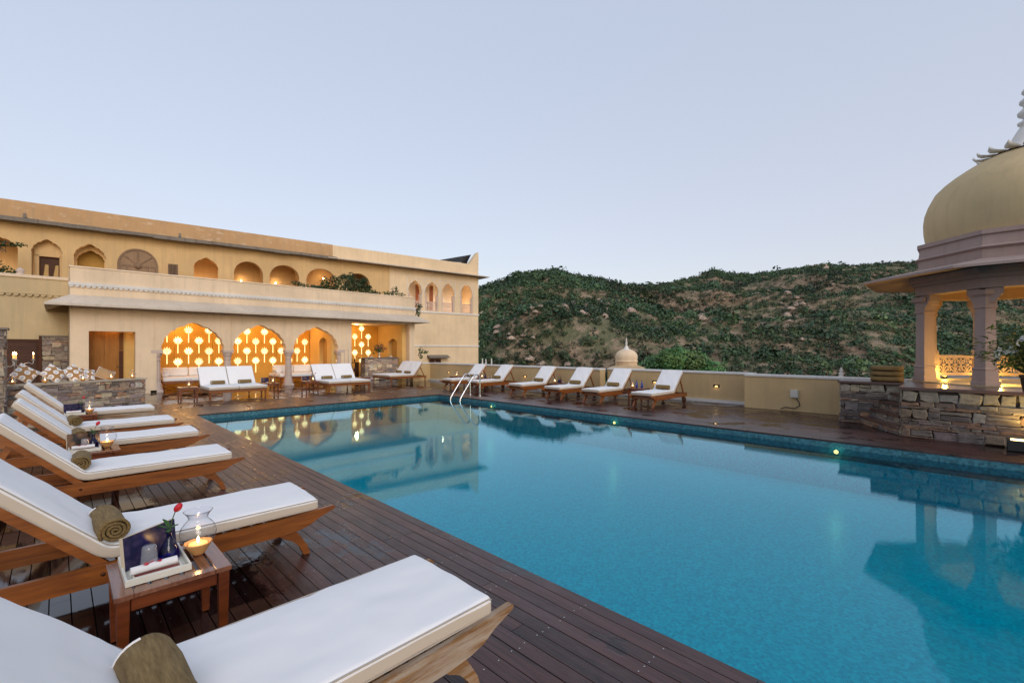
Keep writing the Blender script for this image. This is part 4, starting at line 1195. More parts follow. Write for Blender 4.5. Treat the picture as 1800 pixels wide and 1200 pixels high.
def make_pad(w, th, seed, parent, foot=0.85, fold=-0.38, ang=45, yoff=0.0, back=0.80):
    path = pad_path(foot=foot, fold=fold, ang=ang, back=back)
    cs = []; hw, ht, rc = w / 2, th / 2, 0.024
    ny = 18
    for i in range(ny + 1): cs.append((-hw + rc + (w - 2 * rc) * i / ny, ht, 0))
    for k in range(1, 5): a = PI / 2 * (1 - k / 5); cs.append((hw - rc + rc * math.cos(a), ht - rc + rc * math.sin(a), 0))
    for i in range(4): cs.append((hw, ht - rc - (th - 2 * rc) * i / 3, 1))
    for k in range(1, 5): a = -PI / 2 * k / 5; cs.append((hw - rc + rc * math.cos(a), -ht + rc + rc * math.sin(a), 1))
    for i in range(5): cs.append((hw - rc - (w - 2 * rc) * i / 4, -ht, 1))
    for k in range(1, 5): a = -PI / 2 - PI / 2 * k / 5; cs.append((-hw + rc + rc * math.cos(a), -ht + rc + rc * math.sin(a), 1))
    for i in range(4): cs.append((-hw, -ht + rc + (th - 2 * rc) * i / 3, 1))
    for k in range(1, 5): a = PI - PI / 2 * k / 5; cs.append((-hw + rc + rc * math.cos(a), ht - rc + rc * math.sin(a), 0))
    m = len(cs)
    st = []
    n = len(path)
    for i, (x, z) in enumerate(path):
        p0, p1 = path[max(i - 1, 0)], path[min(i + 1, n - 1)]
        t = Vector((p1[0] - p0[0], p1[1] - p0[1])).normalized()
        st.append((x, z, t, 1.0))
    t0, t1 = st[0][2], st[-1][2]
    pre = [(path[0][0] - t0.x * d, path[0][1] - t0.y * d, t0, s) for d, s in ((0.022, 0.55), (0.018, 0.8), (0.009, 0.95))]
    post = [(path[-1][0] + t1.x * d, path[-1][1] + t1.y * d, t1, s) for d, s in ((0.01, 0.95), (0.02, 0.8), (0.025, 0.55))]
    st = pre + st + post
    mb = MB(); v = []; f = []; fm = []
    for i, (x, z, t, s) in enumerate(st):
        nx, nz = t.y, -t.x          # outward (up) normal of the path
        if nz < 0: nx, nz = -nx, -nz
        for (y, q, side) in cs:
            nn = q * s
            yy = y * (1 - (1 - s) * 0.06)
            if q > ht * 0.6:
                crown = 0.010 * (1 - (y / hw) ** 2)
                wr = noise.fractal(Vector((x * 3.1 + seed * 7.3, y * 4.2 + z * 3, seed)), 1.0, 2.0, 3) * 0.009
                wr += noise.fractal(Vector((x * 9 + y * 4 + seed, y * 13 - x * 3, seed + z * 8)), 1.0, 2.0, 2) * 0.0022
                fo = math.exp(-((x - fold - 0.06) / 0.16) ** 2)
                wr += fo * 0.005 * math.sin(y * 38 + seed + 5 * noise.noise(Vector((x * 6, y * 5, seed))))
                wr -= 0.007 * math.exp(-((x - 0.28) / 0.018) ** 2) + 0.006 * math.exp(-((x - fold) / 0.02) ** 2)
                nn += (crown + wr) * s
            elif side and abs(y) > hw * 0.98:
                yy += math.copysign(0.005, y) * noise.noise(Vector((x * 7, z * 9, seed + 3)))
            v.append((x + nx * nn, yy + yoff, z + nz * nn))
    S = len(st)
    ft, fs = [], []
    for i in range(S - 1):
        for k in range(m):
            k2 = (k + 1) % m
            quad = (i * m + k, i * m + k2, (i + 1) * m + k2, (i + 1) * m + k)
            (fs if cs[k][2] and cs[k2][2] else ft).append(quad)
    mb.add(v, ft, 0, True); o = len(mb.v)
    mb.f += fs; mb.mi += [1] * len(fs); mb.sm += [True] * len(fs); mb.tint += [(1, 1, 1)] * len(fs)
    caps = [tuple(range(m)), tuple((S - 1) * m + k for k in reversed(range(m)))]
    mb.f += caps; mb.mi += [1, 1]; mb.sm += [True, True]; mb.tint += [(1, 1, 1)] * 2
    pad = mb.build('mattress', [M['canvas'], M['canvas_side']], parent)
    pb = MB()
    for sgn in (-1, 1):
        for q in (ht - 0.010, -ht + 0.012):
            line = []
            for (x, z, t, s) in st[1:-1]:
                nx, nz = t.y, -t.x
                if nz < 0: nx, nz = -nx, -nz
                line.append((x + nx * q * s, sgn * (hw - 0.002) + yoff, z + nz * q * s))
            pb.tube(line, 0.0038, 5)
    x, z, t, s = st[0]
    for q in (ht - 0.016, -ht + 0.014): pb.tube([(x + 0.004, yoff - hw + 0.02, z + q * 0.8), (x + 0.004, yoff + hw - 0.02, z + q * 0.8)], 0.0038, 5)
    pb.build('piping', M['piping'], pad)
    return pad

def curved_leg(y, th=0.036):
    return [(0.56, 0.215), (0.70, 0.215), (0.745, 0.15), (0.79, 0.075), (0.815, 0.004), (0.765, 0.004), (0.735, 0.075), (0.685, 0.13), (0.62, 0.165)]

def make_lounger(label, wood, seed, group, wear=0.0):
    t = thing('sun_lounger', label, 'sun lounger', (0, 0, 0), 0, group)
    make_pad(0.655, 0.09, seed, t)
    for sgn in (-1, 1):
        b = MB(); y0 = sgn * 0.318; y1 = sgn * 0.350
        b.prism([(-1.18, 0.20), (0.60, 0.205), (0.72, 0.215), (0.80, 0.235), (0.87, 0.275), (0.99, 0.318), (1.0, 0.335), (0.985, 0.345), (0.60, 0.325), (-1.15, 0.318), (-1.18, 0.30)], min(y0, y1), max(y0, y1), 'xz')
        b.build('side_rail', wood, t, bevel=0.005)
        b = MB(); yy = sgn * 0.297
        b.prism(curved_leg(0), yy - 0.019, yy + 0.019, 'xz'); b.build('leg', wood, t, bevel=0.005)
        b = MB(); b.prism([(-1.06, 0.215), (-0.96, 0.215), (-0.98, 0.10), (-1.04, 0.10)], yy - 0.019, yy + 0.019, 'xz'); b.build('leg', wood, t, bevel=0.004)
        b = MB(); Mx = Matrix.Translation((-1.01, sgn * 0.335, 0.10)) @ Matrix.Rotation(R(90), 4, 'X')
        b.lathe([(0.0, -0.022), (0.085, -0.022), (0.097, -0.012), (0.097, 0.012), (0.085, 0.022), (0.02, 0.022), (0.02, 0.03), (0, 0.03)], 24, M=Mx)
        b.build('wheel', M['darkwood'] if seed % 2 else wood, t)
        # bolt in the rail
        b = MB(); b.lathe([(0.012, 0), (0.012, 0.005), (0, 0.007)], 10, M=Matrix.Translation((-0.40, sgn * 0.350, 0.265)) @ Matrix.Rotation(R(-90 * sgn), 4, 'X')); b.build('bolt', M['darkwood'], t)
    b = MB(); k = -0.34
    while k < 0.80: b.box(k, k + 0.055, -0.317, 0.317, 0.300, 0.319); k += 0.085
    b.build('slat_base', wood, t)
    for x in (0.74, -1.12, -0.42):
        b = MB(); b.box(x, x + 0.04, -0.317, 0.317, 0.225, 0.285); b.build('cross_bar', wood, t)
    b = MB(); a = R(45); d = Vector((-math.cos(a), 0, math.sin(a))); nrm = Vector((-math.sin(a), 0, -math.cos(a)))
    base = Vector((-0.37, 0, 0.315))
    Mx = Matrix(((d.x, 0, nrm.x, base.x), (0, 1, 0, 0), (d.z, 0, nrm.z, base.z), (0, 0, 0, 1)))
    for sgn in (-1, 1): b.box(0.0, 0.80, sgn * 0.305 - 0.017, sgn * 0.305 + 0.017, 0.0, 0.05, 0, 1, Mx)
    k = 0.03
    while k < 0.76: b.box(k, k + 0.055, -0.288, 0.288, 0.002, 0.02, 0, 1, Mx); k += 0.085
    b.box(0.755, 0.80, -0.288, 0.288, 0.002, 0.045, 0, 1, Mx)
    b.build('backrest_frame', wood, t)
    b = MB()
    for sgn in (-1, 1):
        y = sgn * 0.275
        b.prism([(-0.83, 0.735), (-0.86, 0.765), (-1.10, 0.30), (-1.065, 0.285)], y - 0.014, y + 0.014, 'xz')
    b.box(-1.095, -1.065, -0.275, 0.275, 0.285, 0.315)
    b.build('backrest_prop', wood, t)
    return t

GL = 'white cushioned sun loungers left of the pool'
lA = make_lounger('nearest white lounger with weathered grey teak rail at the bottom of the picture', M['teak_old'], 1, GL)
lA.location = (0.60, 1.93, 0); lA.rotation_euler.z = R(0.5)
lB = make_lounger('white lounger just behind the table with the tall blue vase and rose', M['teak'], 2, GL)
lB.location = (0.60, 3.98, 0); lB.rotation_euler.z = R(-1.0)
lC = make_lounger('white lounger with a rolled towel on it, third from the front on the left deck', M['teak'], 3, GL)
lC.location = (0.56, 6.33, 0)
lD = dup(lB, (0.60, 8.27, 0), R(0.6), 'white lounger behind the table carrying the pebble picture book')
lE = dup(lC, (0.56, 9.93, 0), R(-0.8), 'white lounger fifth from the front on the left deck with a towel at its fold')
lF = dup(lA, (0.56, 12.22, 0), R(0.4), 'farthest white lounger on the left deck, next to the rubble bench wall')
GR = 'white sun loungers along the low yellow wall'
rl = [((11.95, 14.78, 0), 181, 'farthest lounger along the yellow wall, behind the ladder rails'),
      ((12.05, 13.28, 0), 179, 'second lounger from the ladder along the yellow wall'),
      ((12.05, 11.03, 0), 180.5, 'third lounger along the yellow wall, left of the wine red bottle'),
      ((12.02, 9.36, 0), 181, 'fourth lounger along the yellow wall, right of the table with a candle and a bottle'),
      ((12.10, 7.93, 0), 180, 'lounger left of the table with two small blue bottles by the wall'),
      ((12.20, 6.30, 0), 179.5, 'nearest lounger along the yellow wall, its wheel showing at the back')]
for i, (p, a, lab) in enumerate(rl): dup((lB, lC)[i % 2], p, R(a), lab, GR)

# double loungers on turned legs
def turned_leg(mb, x, y, h):
    mb.lathe([(0.028, h), (0.028, h - 0.05), (0.018, h - 0.06), (0.026, h - 0.09), (0.03, h - 0.13), (0.022, h - 0.18), (0.016, 0.05), (0.022, 0.03), (0.016, 0.004)], 12, (x, y, 0))
def make_double(label):
    t = thing('double_lounger', label, 'double lounger', (0, 0, 0), 0, 'white double loungers on the far deck')
    for yo, sd_ in ((-0.415, 11), (0.415, 12)): make_pad(0.815, 0.10, sd_, t, foot=0.86, fold=-0.42, ang=52, yoff=yo, back=0.76)
    for sgn in (-1, 1):
        b = MB(); y0 = sgn * 0.80; b.box(-1.15, 0.84, y0 - 0.02, y0 + 0.02, 0.235, 0.32); b.build('side_rail', M['teak'], t, bevel=0.005)
        for x in (0.78, -1.09):
            b = MB(); turned_leg(b, x, sgn * 0.79, 0.235); b.build('leg', M['teak'], t)
        b = MB(); b.prism([(-0.78, 0.80), (-0.81, 0.82), (-1.08, 0.32), (-1.05, 0.31)], sgn * 0.74 - 0.014, sgn * 0.74 + 0.014, 'xz'); b.build('backrest_prop', M['teak'], t)
    for x in (0.80, -1.15):
        b = MB(); b.box(x, x + 0.04, -0.779, 0.779, 0.235, 0.32); b.build('end_rail', M['teak'], t)
    b = MB(); k = -0.36
    while k < 0.78: b.box(k, k + 0.06, -0.779, 0.779, 0.300, 0.319); k += 0.09
    b.build('slat_base', M['teak'], t)
    a = R(52); d = Vector((-math.cos(a), 0, math.sin(a))); nrm = Vector((-math.sin(a), 0, -math.cos(a))); base = Vector((-0.42, 0, 0.32))
    Mx = Matrix(((d.x, 0, nrm.x, base.x), (0, 1, 0, 0), (d.z, 0, nrm.z, base.z), (0, 0, 0, 1)))
    b = MB()
    for y in (-0.79, 0, 0.79): b.box(0, 0.77, y - 0.02, y + 0.02, 0.0, 0.045, 0, 1, Mx)
    k = 0.03
    while k < 0.74: b.box(k, k + 0.06, -0.77, 0.77, -0.005, 0.012, 0, 1, Mx); k += 0.10
    b.build('backrest_frame', M['teak'], t)
    return t
d1 = make_double('double white lounger in front of the left arches with two khaki towels'); d1.location = (4.15, 17.38, 0); d1.rotation_euler.z = R(-90)
d2 = dup(d1, (7.92, 17.5, 0), R(-90), 'double white lounger in front of the third arch and beside the bar')
d3 = dup(d1, (11.70, 19.62, 0), R(181), 'double white lounger turned sideways at the right end of the pavilion')

# rolled towels
def make_towel(label, L=0.40, r=0.078):
    t = thing('rolled_towel', label, 'towel', (0, 0, 0), 0, 'rolled khaki towels on the loungers')
    turns = 3.6; N = 96; sp, out = [], []
    th = r / (turns + 0.6)
    def rad(k): return 0.010 + (r - 0.010) * k / N
    inner, outer = [], []
    for k in range(N + 1):
        a = 2 * PI * turns * k / N
        wob = 1 + 0.03 * math.sin(a * 1.7)
        ro = rad(k) * wob; ri = max(0.004, ro - th * 0.78)
        outer.append((ro * math.cos(a), ro * 0.94 * math.sin(a))); inner.append((ri * math.cos(a), ri * 0.94 * math.sin(a)))
    mb = MB(); v = []; f = []
    ys = [-L / 2, -L / 2 + 0.006, -L / 4, 0, L / 4, L / 2 - 0.006, L / 2]
    for j, y in enumerate(ys):
        e = 0.93 if j in (0, len(ys) - 1) else 1.0
        for (ox, oz), (ix, iz) in zip(outer, inner):
            off = 0.004 * math.sin(y * 21)
            tl = 0.006 * math.sin(ox * 60 + y * 9) if j in (0, len(ys) - 1) else 0
            mx_, mz_ = (ox + ix) / 2, (oz + iz) / 2
            v.append((mx_ + (ox - mx_) * e + off, y + tl, mz_ + (oz - mz_) * e)); v.append((mx_ + (ix - mx_) * e + off, y + tl, mz_ + (iz - mz_) * e))
    W = 2 * (N + 1)
    for j in range(len(ys) - 1):
        for k in range(N):
            a, b_ = j * W + 2 * k, (j + 1) * W + 2 * k
            f.append((a, a + 2, b_ + 2, b_)); f.append((a + 1, b_ + 1, b_ + 3, a + 3))
    for j in (0, len(ys) - 1):
        for k in range(N):
            a = j * W + 2 * k; q = (a, a + 1, a + 3, a + 2); f.append(q)
    f.append((0 + 2 * N, W + 2 * N, W + 2 * N + 1, 2 * N + 1))
    mb.add(v, f, 0, True)
    mb.build('roll', M['towel'], t, fix=True)
    b = MB()      # white hem at the far end of the roll
    hem = [(p[0] * 1.02, L / 2 - 0.012, p[1] * 1.02) for p in outer[int(N * 0.93):]]
    b.tube(hem, 0.005, 6); b.build('hem', M['napkin'], t)
    return t
tw = make_towel('khaki rolled towel on the nearest lounger, cut by the bottom edge')
tw.scale = (1.2, 1.0, 1.2); tw.location = (0.235, 1.85, 0.512); tw.rotation_euler = (0, R(20), R(3))
TZ = 0.498
for p, a, lab, gp in [((0.235, 3.86, TZ), 4, 'large khaki rolled towel behind the table with the tall blue vase', None),
                  ((0.17, 6.22, TZ), -3, 'khaki rolled towel on the third lounger on the left deck', None),
                  ((0.20, 8.12, TZ), 2, 'khaki rolled towel half hidden by the pebble picture book', None),
                  ((0.19, 9.80, TZ), 5, 'khaki rolled towel on the fifth lounger on the left deck', None)]:
    dup(tw, p, R(a), lab).scale = (1.08, 1, 1.08)
for p, a, lab in [((12.30, 14.78, TZ), 0, 'khaki towel on the lounger behind the ladder rails'), ((12.38, 13.28, TZ), 2, 'khaki towel on the second lounger along the yellow wall'),
                  ((12.38, 11.03, TZ), -2, 'khaki towel on the third lounger along the yellow wall'), ((12.36, 9.36, TZ), 2, 'khaki towel on the fourth lounger along the yellow wall'),
                  ((12.44, 7.93, TZ), 0, 'khaki towel on the lounger left of the two blue bottles'), ((12.54, 6.30, TZ), 1, 'khaki towel on the nearest lounger along the yellow wall'),
                  ((3.80, 17.70, TZ), 90, 'left towel on the double lounger before the left arches'), ((4.60, 17.70, TZ), 91, 'right towel on the double lounger before the left arches'),
                  ((7.52, 17.82, TZ), 90, 'left towel on the double lounger beside the bar'), ((8.32, 17.82, TZ), 89, 'right towel on the double lounger beside the bar'),
                  ((12.03, 20.02, TZ), 0, 'rear towel on the sideways double lounger'), ((12.03, 19.22, TZ), 0, 'front towel on the sideways double lounger')]:
    dup(tw, p, R(a), lab).scale = (1, 1, 1)
# three folded rolls stacked on the stone block
def make_fold(label):
    t = thing('folded_towel', label, 'towel', (0, 0, 0), 0, 'folded towels stacked on the stone block')
    b = MB(); prof = []
    hw, hh = 0.19, 0.056
    for k in range(32):
        a = 2 * PI * k / 32; c, s = math.cos(a), math.sin(a)
        prof.append((hw * math.copysign(abs(c) ** 0.45, c), hh * math.copysign(abs(s) ** 0.6, s)))
    ys = [(-0.27, 0.86), (-0.262, 0.97), (-0.13, 1.0), (0, 1.015), (0.13, 1.0), (0.262, 0.97), (0.27, 0.86)]
    v = [(p[0] * q + 0.004 * math.sin(y * 30), y, p[1] * q + 0.003 * math.sin(y * 14 + p[0] * 9)) for y, q in ys for p in prof]
    f = [(j * 32 + k, j * 32 + (k + 1) % 32, (j + 1) * 32 + (k + 1) % 32, (j + 1) * 32 + k) for j in range(len(ys) - 1) for k in range(32)]
    b.add(v, f, 0, True); b.add(v[:32], [tuple(range(32))], 0); b.add(v[-32:], [tuple(range(32))], 0)
    b.build('fold', M['towel'], t)
    b = MB()
    for y in (-0.272, 0.272): b.tube([(-0.17, y, 0.0), (-0.05, y, 0.012), (0.08, y, 0.004), (0.17, y, 0.0), (0.14, y, -0.025), (-0.12, y, -0.028)], 0.008, 6)
    b.build('fold_edge', M['towel'], t)
    return t
f1 = make_fold('bottom folded khaki towel of the stack on the stone block'); f1.location = (12.66, 1.22, 0.967); f1.rotation_euler.z = R(4)
dup(f1, (12.67, 1.225, 1.081), R(6), 'middle folded khaki towel of the stack on the stone block')
dup(f1, (12.66, 1.22, 1.195), R(3), 'top folded khaki towel of the stack on the stone block')

# ------------------------------------------------------------------ tables
GT = 'small slatted wooden side tables'
def make_table(label, wood_top, wood, h=0.42, w=0.49):
    t = thing('side_table', label, 'side table', (0, 0, 0), 0, GT)
    hw = w / 2
    b = MB()
    b.box(-hw, -hw + 0.075, -hw, hw, h - 0.026, h); b.box(hw - 0.075, hw, -hw, hw, h - 0.026, h)
    b.box(-hw + 0.0755, hw - 0.0755, -hw, -hw + 0.06, h - 0.026, h - 0.0008); b.box(-hw + 0.0755, hw - 0.0755, hw - 0.06, hw, h - 0.026, h - 0.0008)
    n = 5; span = w - 0.151; sw_ = span / n
    for i in range(n):
        x = -hw + 0.0755 + i * sw_
        b.box(x + 0.009, x + sw_ - 0.009, -hw + 0.061, hw - 0.061, h - 0.024, h - 0.002, 0, random.uniform(0.85, 1.15))
    b.build('table_top', wood_top, t, bevel=0.003)
    b = MB(); q = hw - 0.035
    for s_ in (-1, 1):
        b.box(-q + 0.03, q - 0.03, s_ * q - 0.011, s_ * q + 0.011, h - 0.095, h - 0.027); b.box(s_ * q - 0.011, s_ * q + 0.011, -q + 0.03, q - 0.03, h - 0.095, h - 0.027)
    b.build('apron', wood, t, bevel=0.003)
    for sx in (-1, 1):
        for sy in (-1, 1):
            b = MB(); x, y = sx * q, sy * q
            v = []
            for z, r_ in ((0.004, 0.018), (h - 0.1, 0.025), (h - 0.0275, 0.026)): v += [(x - r_, y - r_, z), (x + r_, y - r_, z), (x + r_, y + r_, z), (x - r_, y + r_, z)]
            f = [(i * 4 + k, i * 4 + (k + 1) % 4, i * 4 + 4 + (k + 1) % 4, i * 4 + 4 + k) for i in range(2) for k in range(4)] + [(3, 2, 1, 0), (8, 9, 10, 11)]
            b.add(v, f); b.build('leg', wood, t, bevel=0.003)
    return t
tA = make_table('nearest slatted wooden side table holding a white tray and a candle vase', M['teak_wet'], M['teak_red']); tA.location = (0.435, 3.10, 0)
TAB = [(0.435, 3.10)]
for p, lab in [((0.29, 7.33), 'side table with the pebble picture book between the third and fourth loungers'),
               ((0.29, 11.50), 'side table with a dark book between the two farthest left loungers'),
               ((2.92, 17.40), 'side table left of the first double lounger with a single candle vase'),
               ((5.32, 17.42), 'side table right of the first double lounger in front of the arches'),
               ((6.72, 17.45), 'side table left of the second double lounger, before the third arch'),
               ((9.15, 18.1), 'low side table with white napkins between the two right double loungers'),
               ((12.45, 15.85), 'side table beyond the farthest lounger by the wall with a candle vase'),
               ((12.45, 14.03), 'side table between the first and second loungers from the ladder'),
               ((12.5, 10.2), 'side table with candle and dark bottle between the third and fourth wall loungers'),
               ((12.6, 7.12), 'side table with candle and two blue bottles between the nearest wall loungers')]:
    dup(tA, (p[0], p[1], 0), 0, lab)

# hurricane candle vases
GV = 'glass hurricane vases with a lit candle'
def make_vase(label):
    t = thing('candle_vase', label, 'candle vase', (0, 0, 0), 0, GV)
    b = MB(); b.lathe([(0.038, 0.04), (0.066, 0.065), (0.084, 0.095), (0.091, 0.125), (0.086, 0.155), (0.068, 0.182), (0.051, 0.200), (0.048, 0.212), (0.055, 0.230), (0.068, 0.246), (0.073, 0.252), (0.070, 0.252), (0.053, 0.230), (0.046, 0.212)], 40)
    b.build('glass', M['glass'], t, fix=False)
    b = MB(); b.lathe([(0.0, 0.002), (0.030, 0.002), (0.036, 0.012), (0.056, 0.045), (0.069, 0.066), (0.071, 0.071), (0.066, 0.070), (0.052, 0.060), (0.03, 0.056)], 36); b.build('bowl', M['wax'], t)
    b = MB(); b.lathe([(0.048, 0.058), (0.045, 0.066), (0.02, 0.0665), (0, 0.066)], 24); b.build('candle', M['candle'], t)
    b = MB(); b.lathe([(0, 0.069), (0.005, 0.074), (0.0075, 0.082), (0.005, 0.094), (0.0, 0.106)], 10); b.build('flame', M['flame'], t)
    point_light('candle_light', (0, 0, 0.105), 0.22, (1.0, 0.55, 0.2), 0.012, t)
    return t
vA = make_vase('large clear candle vase on the nearest side table beside the tray'); vA.location = (0.577, 3.14, 0.42)
H_ = 0.42
vlist = [((0.43, 7.36, H_), 'candle vase on the table with the pebble picture book'), ((0.43, 11.53, H_), 'candle vase on the table between the two farthest left loungers'),
         ((2.95, 17.38, H_), 'candle vase alone on the table left of the first double lounger'), ((5.40, 17.36, H_), 'candle vase on the table right of the first double lounger'),
         ((6.80, 17.36, H_), 'candle vase on the table left of the second double lounger'), ((12.42, 15.85, H_), 'candle vase on the table beyond the farthest wall lounger'),
         ((12.36, 14.1, H_), 'candle vase on the table between the first two wall loungers'), ((12.42, 10.28, H_), 'candle vase beside the dark bottle between the third and fourth wall loungers'),
         ((12.46, 7.24, H_), 'candle vase beside the two blue bottles at the yellow wall')]
for k, (s, lab) in enumerate(((0.14, 'candle vase on the bench ledge nearest the stone pillar'), (0.74, 'candle vase on the bench ledge between the two left printed cushions'), (1.52, 'candle vase in the middle of the bench ledge'), (2.17, 'candle vase on the bench ledge before the tilted plain cushion'), (2.70, 'candle vase at the right end of the bench ledge'))):
    p = BA + ubw * s + nbw * 0.10
    vlist.append(((p.x, p.y, 0.742), lab))
for p, lab in vlist: dup(vA, p, random.uniform(0, 6), lab)

# tray, book, tumbler, napkin, vase with rose
def make_tray(label):
    t = thing('tray', label, 'tray', (0, 0, 0), 0, 'white wooden trays on the side tables')
    b = MB(); x, y, h = 0.137, 0.19, 0.034
    b.box(-x + 0.012, x - 0.012, -y + 0.012, y - 0.012, 0.001, 0.008); b.box(-x, x, -y, -y + 0.0118, 0, h); b.box(-x, x, y - 0.0118, y, 0, h)
    b.box(-x, -x + 0.0118, -y + 0.012, y - 0.012, 0, h - 0.0005); b.box(x - 0.0118, x, -y + 0.012, y - 0.012, 0, h - 0.0005)
    b.build('tray_box', M['traywhite'], t, bevel=0.002)
    b = MB(); b.box(-0.105, 0.10, -0.168, -0.160, 0.009, 0.030); b.box(-0.105, 0.10, -0.098, -0.090, 0.009, 0.030); b.box(-0.105, -0.097, -0.1595, -0.0985, 0.009, 0.030); b.box(0.092, 0.10, -0.1595, -0.0985, 0.009, 0.030)
    bx = b.build('inner_box', M['traywhite'], t)
    b = MB(); b.box(-0.095, 0.09, -0.158, -0.10, 0.010, 0.020); b.build('box_content', M['redglass'], bx)
    return t
def make_book(label, cover):
    t = thing('book', label, 'book', (0, 0, 0), 0)
    b = MB(); b.box(-0.148, 0.148, -0.004, 0.0, 0, 0.172); b.build('front_cover', cover, t)
    b = MB(); b.box(-0.148, 0.148, 0.013, 0.017, 0, 0.172); b.box(-0.151, -0.1482, -0.004, 0.017, 0, 0.172); b.build('back_cover', M['pages'], t)
    b = MB(); b.box(-0.146, 0.143, 0.0005, 0.0125, 0.003, 0.168); b.build('pages', M['pages'], t)
    return t
def make_tumbler(label):
    t = thing('tumbler', label, 'glass tumbler', (0, 0, 0), 0, 'upturned glass tumblers on the trays')
    b = MB(); b.lathe([(0.040, 0.0), (0.038, 0.03), (0.033, 0.10), (0.031, 0.112), (0.026, 0.116), (0, 0.117)], 28); b.build('glass_body', M['frosted'], t, fix=False)
    b = MB(); b.lathe([(0.0405, 0.0), (0.0415, 0.002), (0.0405, 0.004)], 28); b.build('rim', M['frosted'], t)
    return t
def make_napkin(label):
    t = thing('rolled_napkin', label, 'napkin', (0, 0, 0), 0, 'rolled white napkins with red petals')
    b = MB(); prof = [(0.021 * (1 - 0.35 * k / 40) * math.cos(a), 0.021 * (1 - 0.35 * k / 40) * math.sin(a)) for k, a in [(k, 2 * PI * 2.2 * k / 40) for k in range(41)]]
    v = [(x, p[0], p[1] + 0.022) for x in (-0.097, -0.05, 0.0, 0.05, 0.097) for p in prof]
    f = [(j * 41 + k, j * 41 + k + 1, (j + 1) * 41 + k + 1, (j + 1) * 41 + k) for j in range(4) for k in range(40)]
    b.add(v, f, 0, True); b.build('napkin_roll', M['napkin'], t)
    for k, (x, y, a) in enumerate(((-0.035, -0.006, 0.3), (-0.012, 0.004, 2.0), (-0.028, 0.008, 4.0), (0.018, -0.004, 1.0))):
        b = MB(); pts = []
        for q in range(9):
            an = 2 * PI * q / 9; pts.append((x + 0.014 * math.cos(an + a), y + 0.009 * math.sin(an + a), 0.0435 + 0.004 * math.cos(an * 2 + a) - abs(y) * 0.25))
        b.add(pts, [tuple(range(9))], 0, True); b.build('red_petal', M['petal'], t)
    return t
def make_bud_vase(label, glass=None, rose=True):
    t = thing('bud_vase', label, 'vase', (0, 0, 0), 0)
    b = MB(); b.lathe([(0.0, 0.001), (0.046, 0.002), (0.051, 0.010), (0.050, 0.03), (0.043, 0.06), (0.030, 0.09), (0.018, 0.108), (0.0125, 0.125), (0.0125, 0.150), (0.016, 0.160), (0.013, 0.160), (0.010, 0.15), (0.010, 0.125)], 36)
    b.build('glass_body', glass or M['blueglass'], t, fix=False)
    b = MB(); b.lathe([(0.0, 0.004), (0.043, 0.006), (0.046, 0.02), (0.041, 0.055), (0, 0.06)], 28); b.build('water', M['blueglass'], t)
    if rose:
        b = MB(); b.tube([(0, 0, 0.02), (0.002, 0, 0.16), (0.012, -0.006, 0.215), (0.026, -0.014, 0.262)], 0.0028, 6); b.build('stem', M['leafgreen'], t)
        for (p, d, L) in (((0, 0, 0.165), (-0.9, 0.1, 0.55), 0.062), ((0, 0, 0.17), (-0.4, 0.3, 0.9), 0.062), ((0.004, 0, 0.18), (0.2, -0.6, 0.1), 0.045), ((0.002, 0, 0.168), (0.75, 0.2, 0.2), 0.045), ((0, 0, 0.165), (-0.2, -0.7, -0.05), 0.045)):
            b = MB(); d = Vector(d).normalized(); s_ = d.cross(Vector((0, 0, 1))).normalized(); u_ = s_.cross(d); p = Vector(p); v = []
            pr_ = [(0, 0.0), (0.25, 0.22), (0.5, 0.30), (0.75, 0.2), (1, 0)]
            for tt, w in pr_: v += [p + d * L * tt - s_ * L * w + u_ * L * w * 0.25, p + d * L * tt - u_ * 0.12 * L * tt * tt, p + d * L * tt + s_ * L * w + u_ * L * w * 0.25]
            f = [(i * 3 + k, i * 3 + k + 1, i * 3 + 4 + k, i * 3 + 3 + k) for i in range(4) for k in range(2)]
            b.add(v, f, 0, True); b.build('leaf', M['leafgreen'], t, fix=False)
        b = MB(); ax = Vector((0.5, -0.25, 0.85)).normalized(); e1 = ax.cross(Vector((0, 1, 0))).normalized(); e2 = ax.cross(e1); Mx = Matrix(((e1.x, e2.x, ax.x, 0.026), (e1.y, e2.y, ax.y, -0.014), (e1.z, e2.z, ax.z, 0.262), (0, 0, 0, 1)))
        b.lathe([(0.004, -0.004), (0.012, 0.004), (0.0165, 0.016), (0.0165, 0.030), (0.013, 0.044), (0.009, 0.046), (0.006, 0.040), (0, 0.036)], 14, M=Mx, rib=0.10, nrib=5)
        b.lathe([(0.0, 0.02), (0.008, 0.035), (0.006, 0.050), (0, 0.047)], 10, M=Mx)
        b.build('rose', M['petal'], t)
        b = MB()
        for k in range(4):
            a = k * PI / 2; b.add([Mx @ Vector((0.008 * math.cos(a) - 0.004 * math.sin(a), 0.008 * math.sin(a) + 0.004 * math.cos(a), 0)), Mx @ Vector((0.008 * math.cos(a) + 0.004 * math.sin(a), 0.008 * math.sin(a) - 0.004 * math.cos(a), 0)), Mx @ Vector((0.023 * math.cos(a), 0.023 * math.sin(a), 0.024))], [(0, 1, 2)])
        b.build('sepals', M['leafgreen'], t, fix=False)
    return t
trA = make_tray('white tray on the nearest side table holding a book, tumbler and vase'); trA.location = (0.375, 3.13, H_ + 0.001)
bkA = make_book('dark indigo book standing in the nearest white tray', M['book_blue']); bkA.location = (0.375, 3.213, H_ + 0.012); bkA.rotation_euler = (R(-6), 0, R(34))
tuA = make_tumbler('upturned frosted tumbler in the nearest white tray'); tuA.location = (0.352, 3.115, H_ + 0.010)
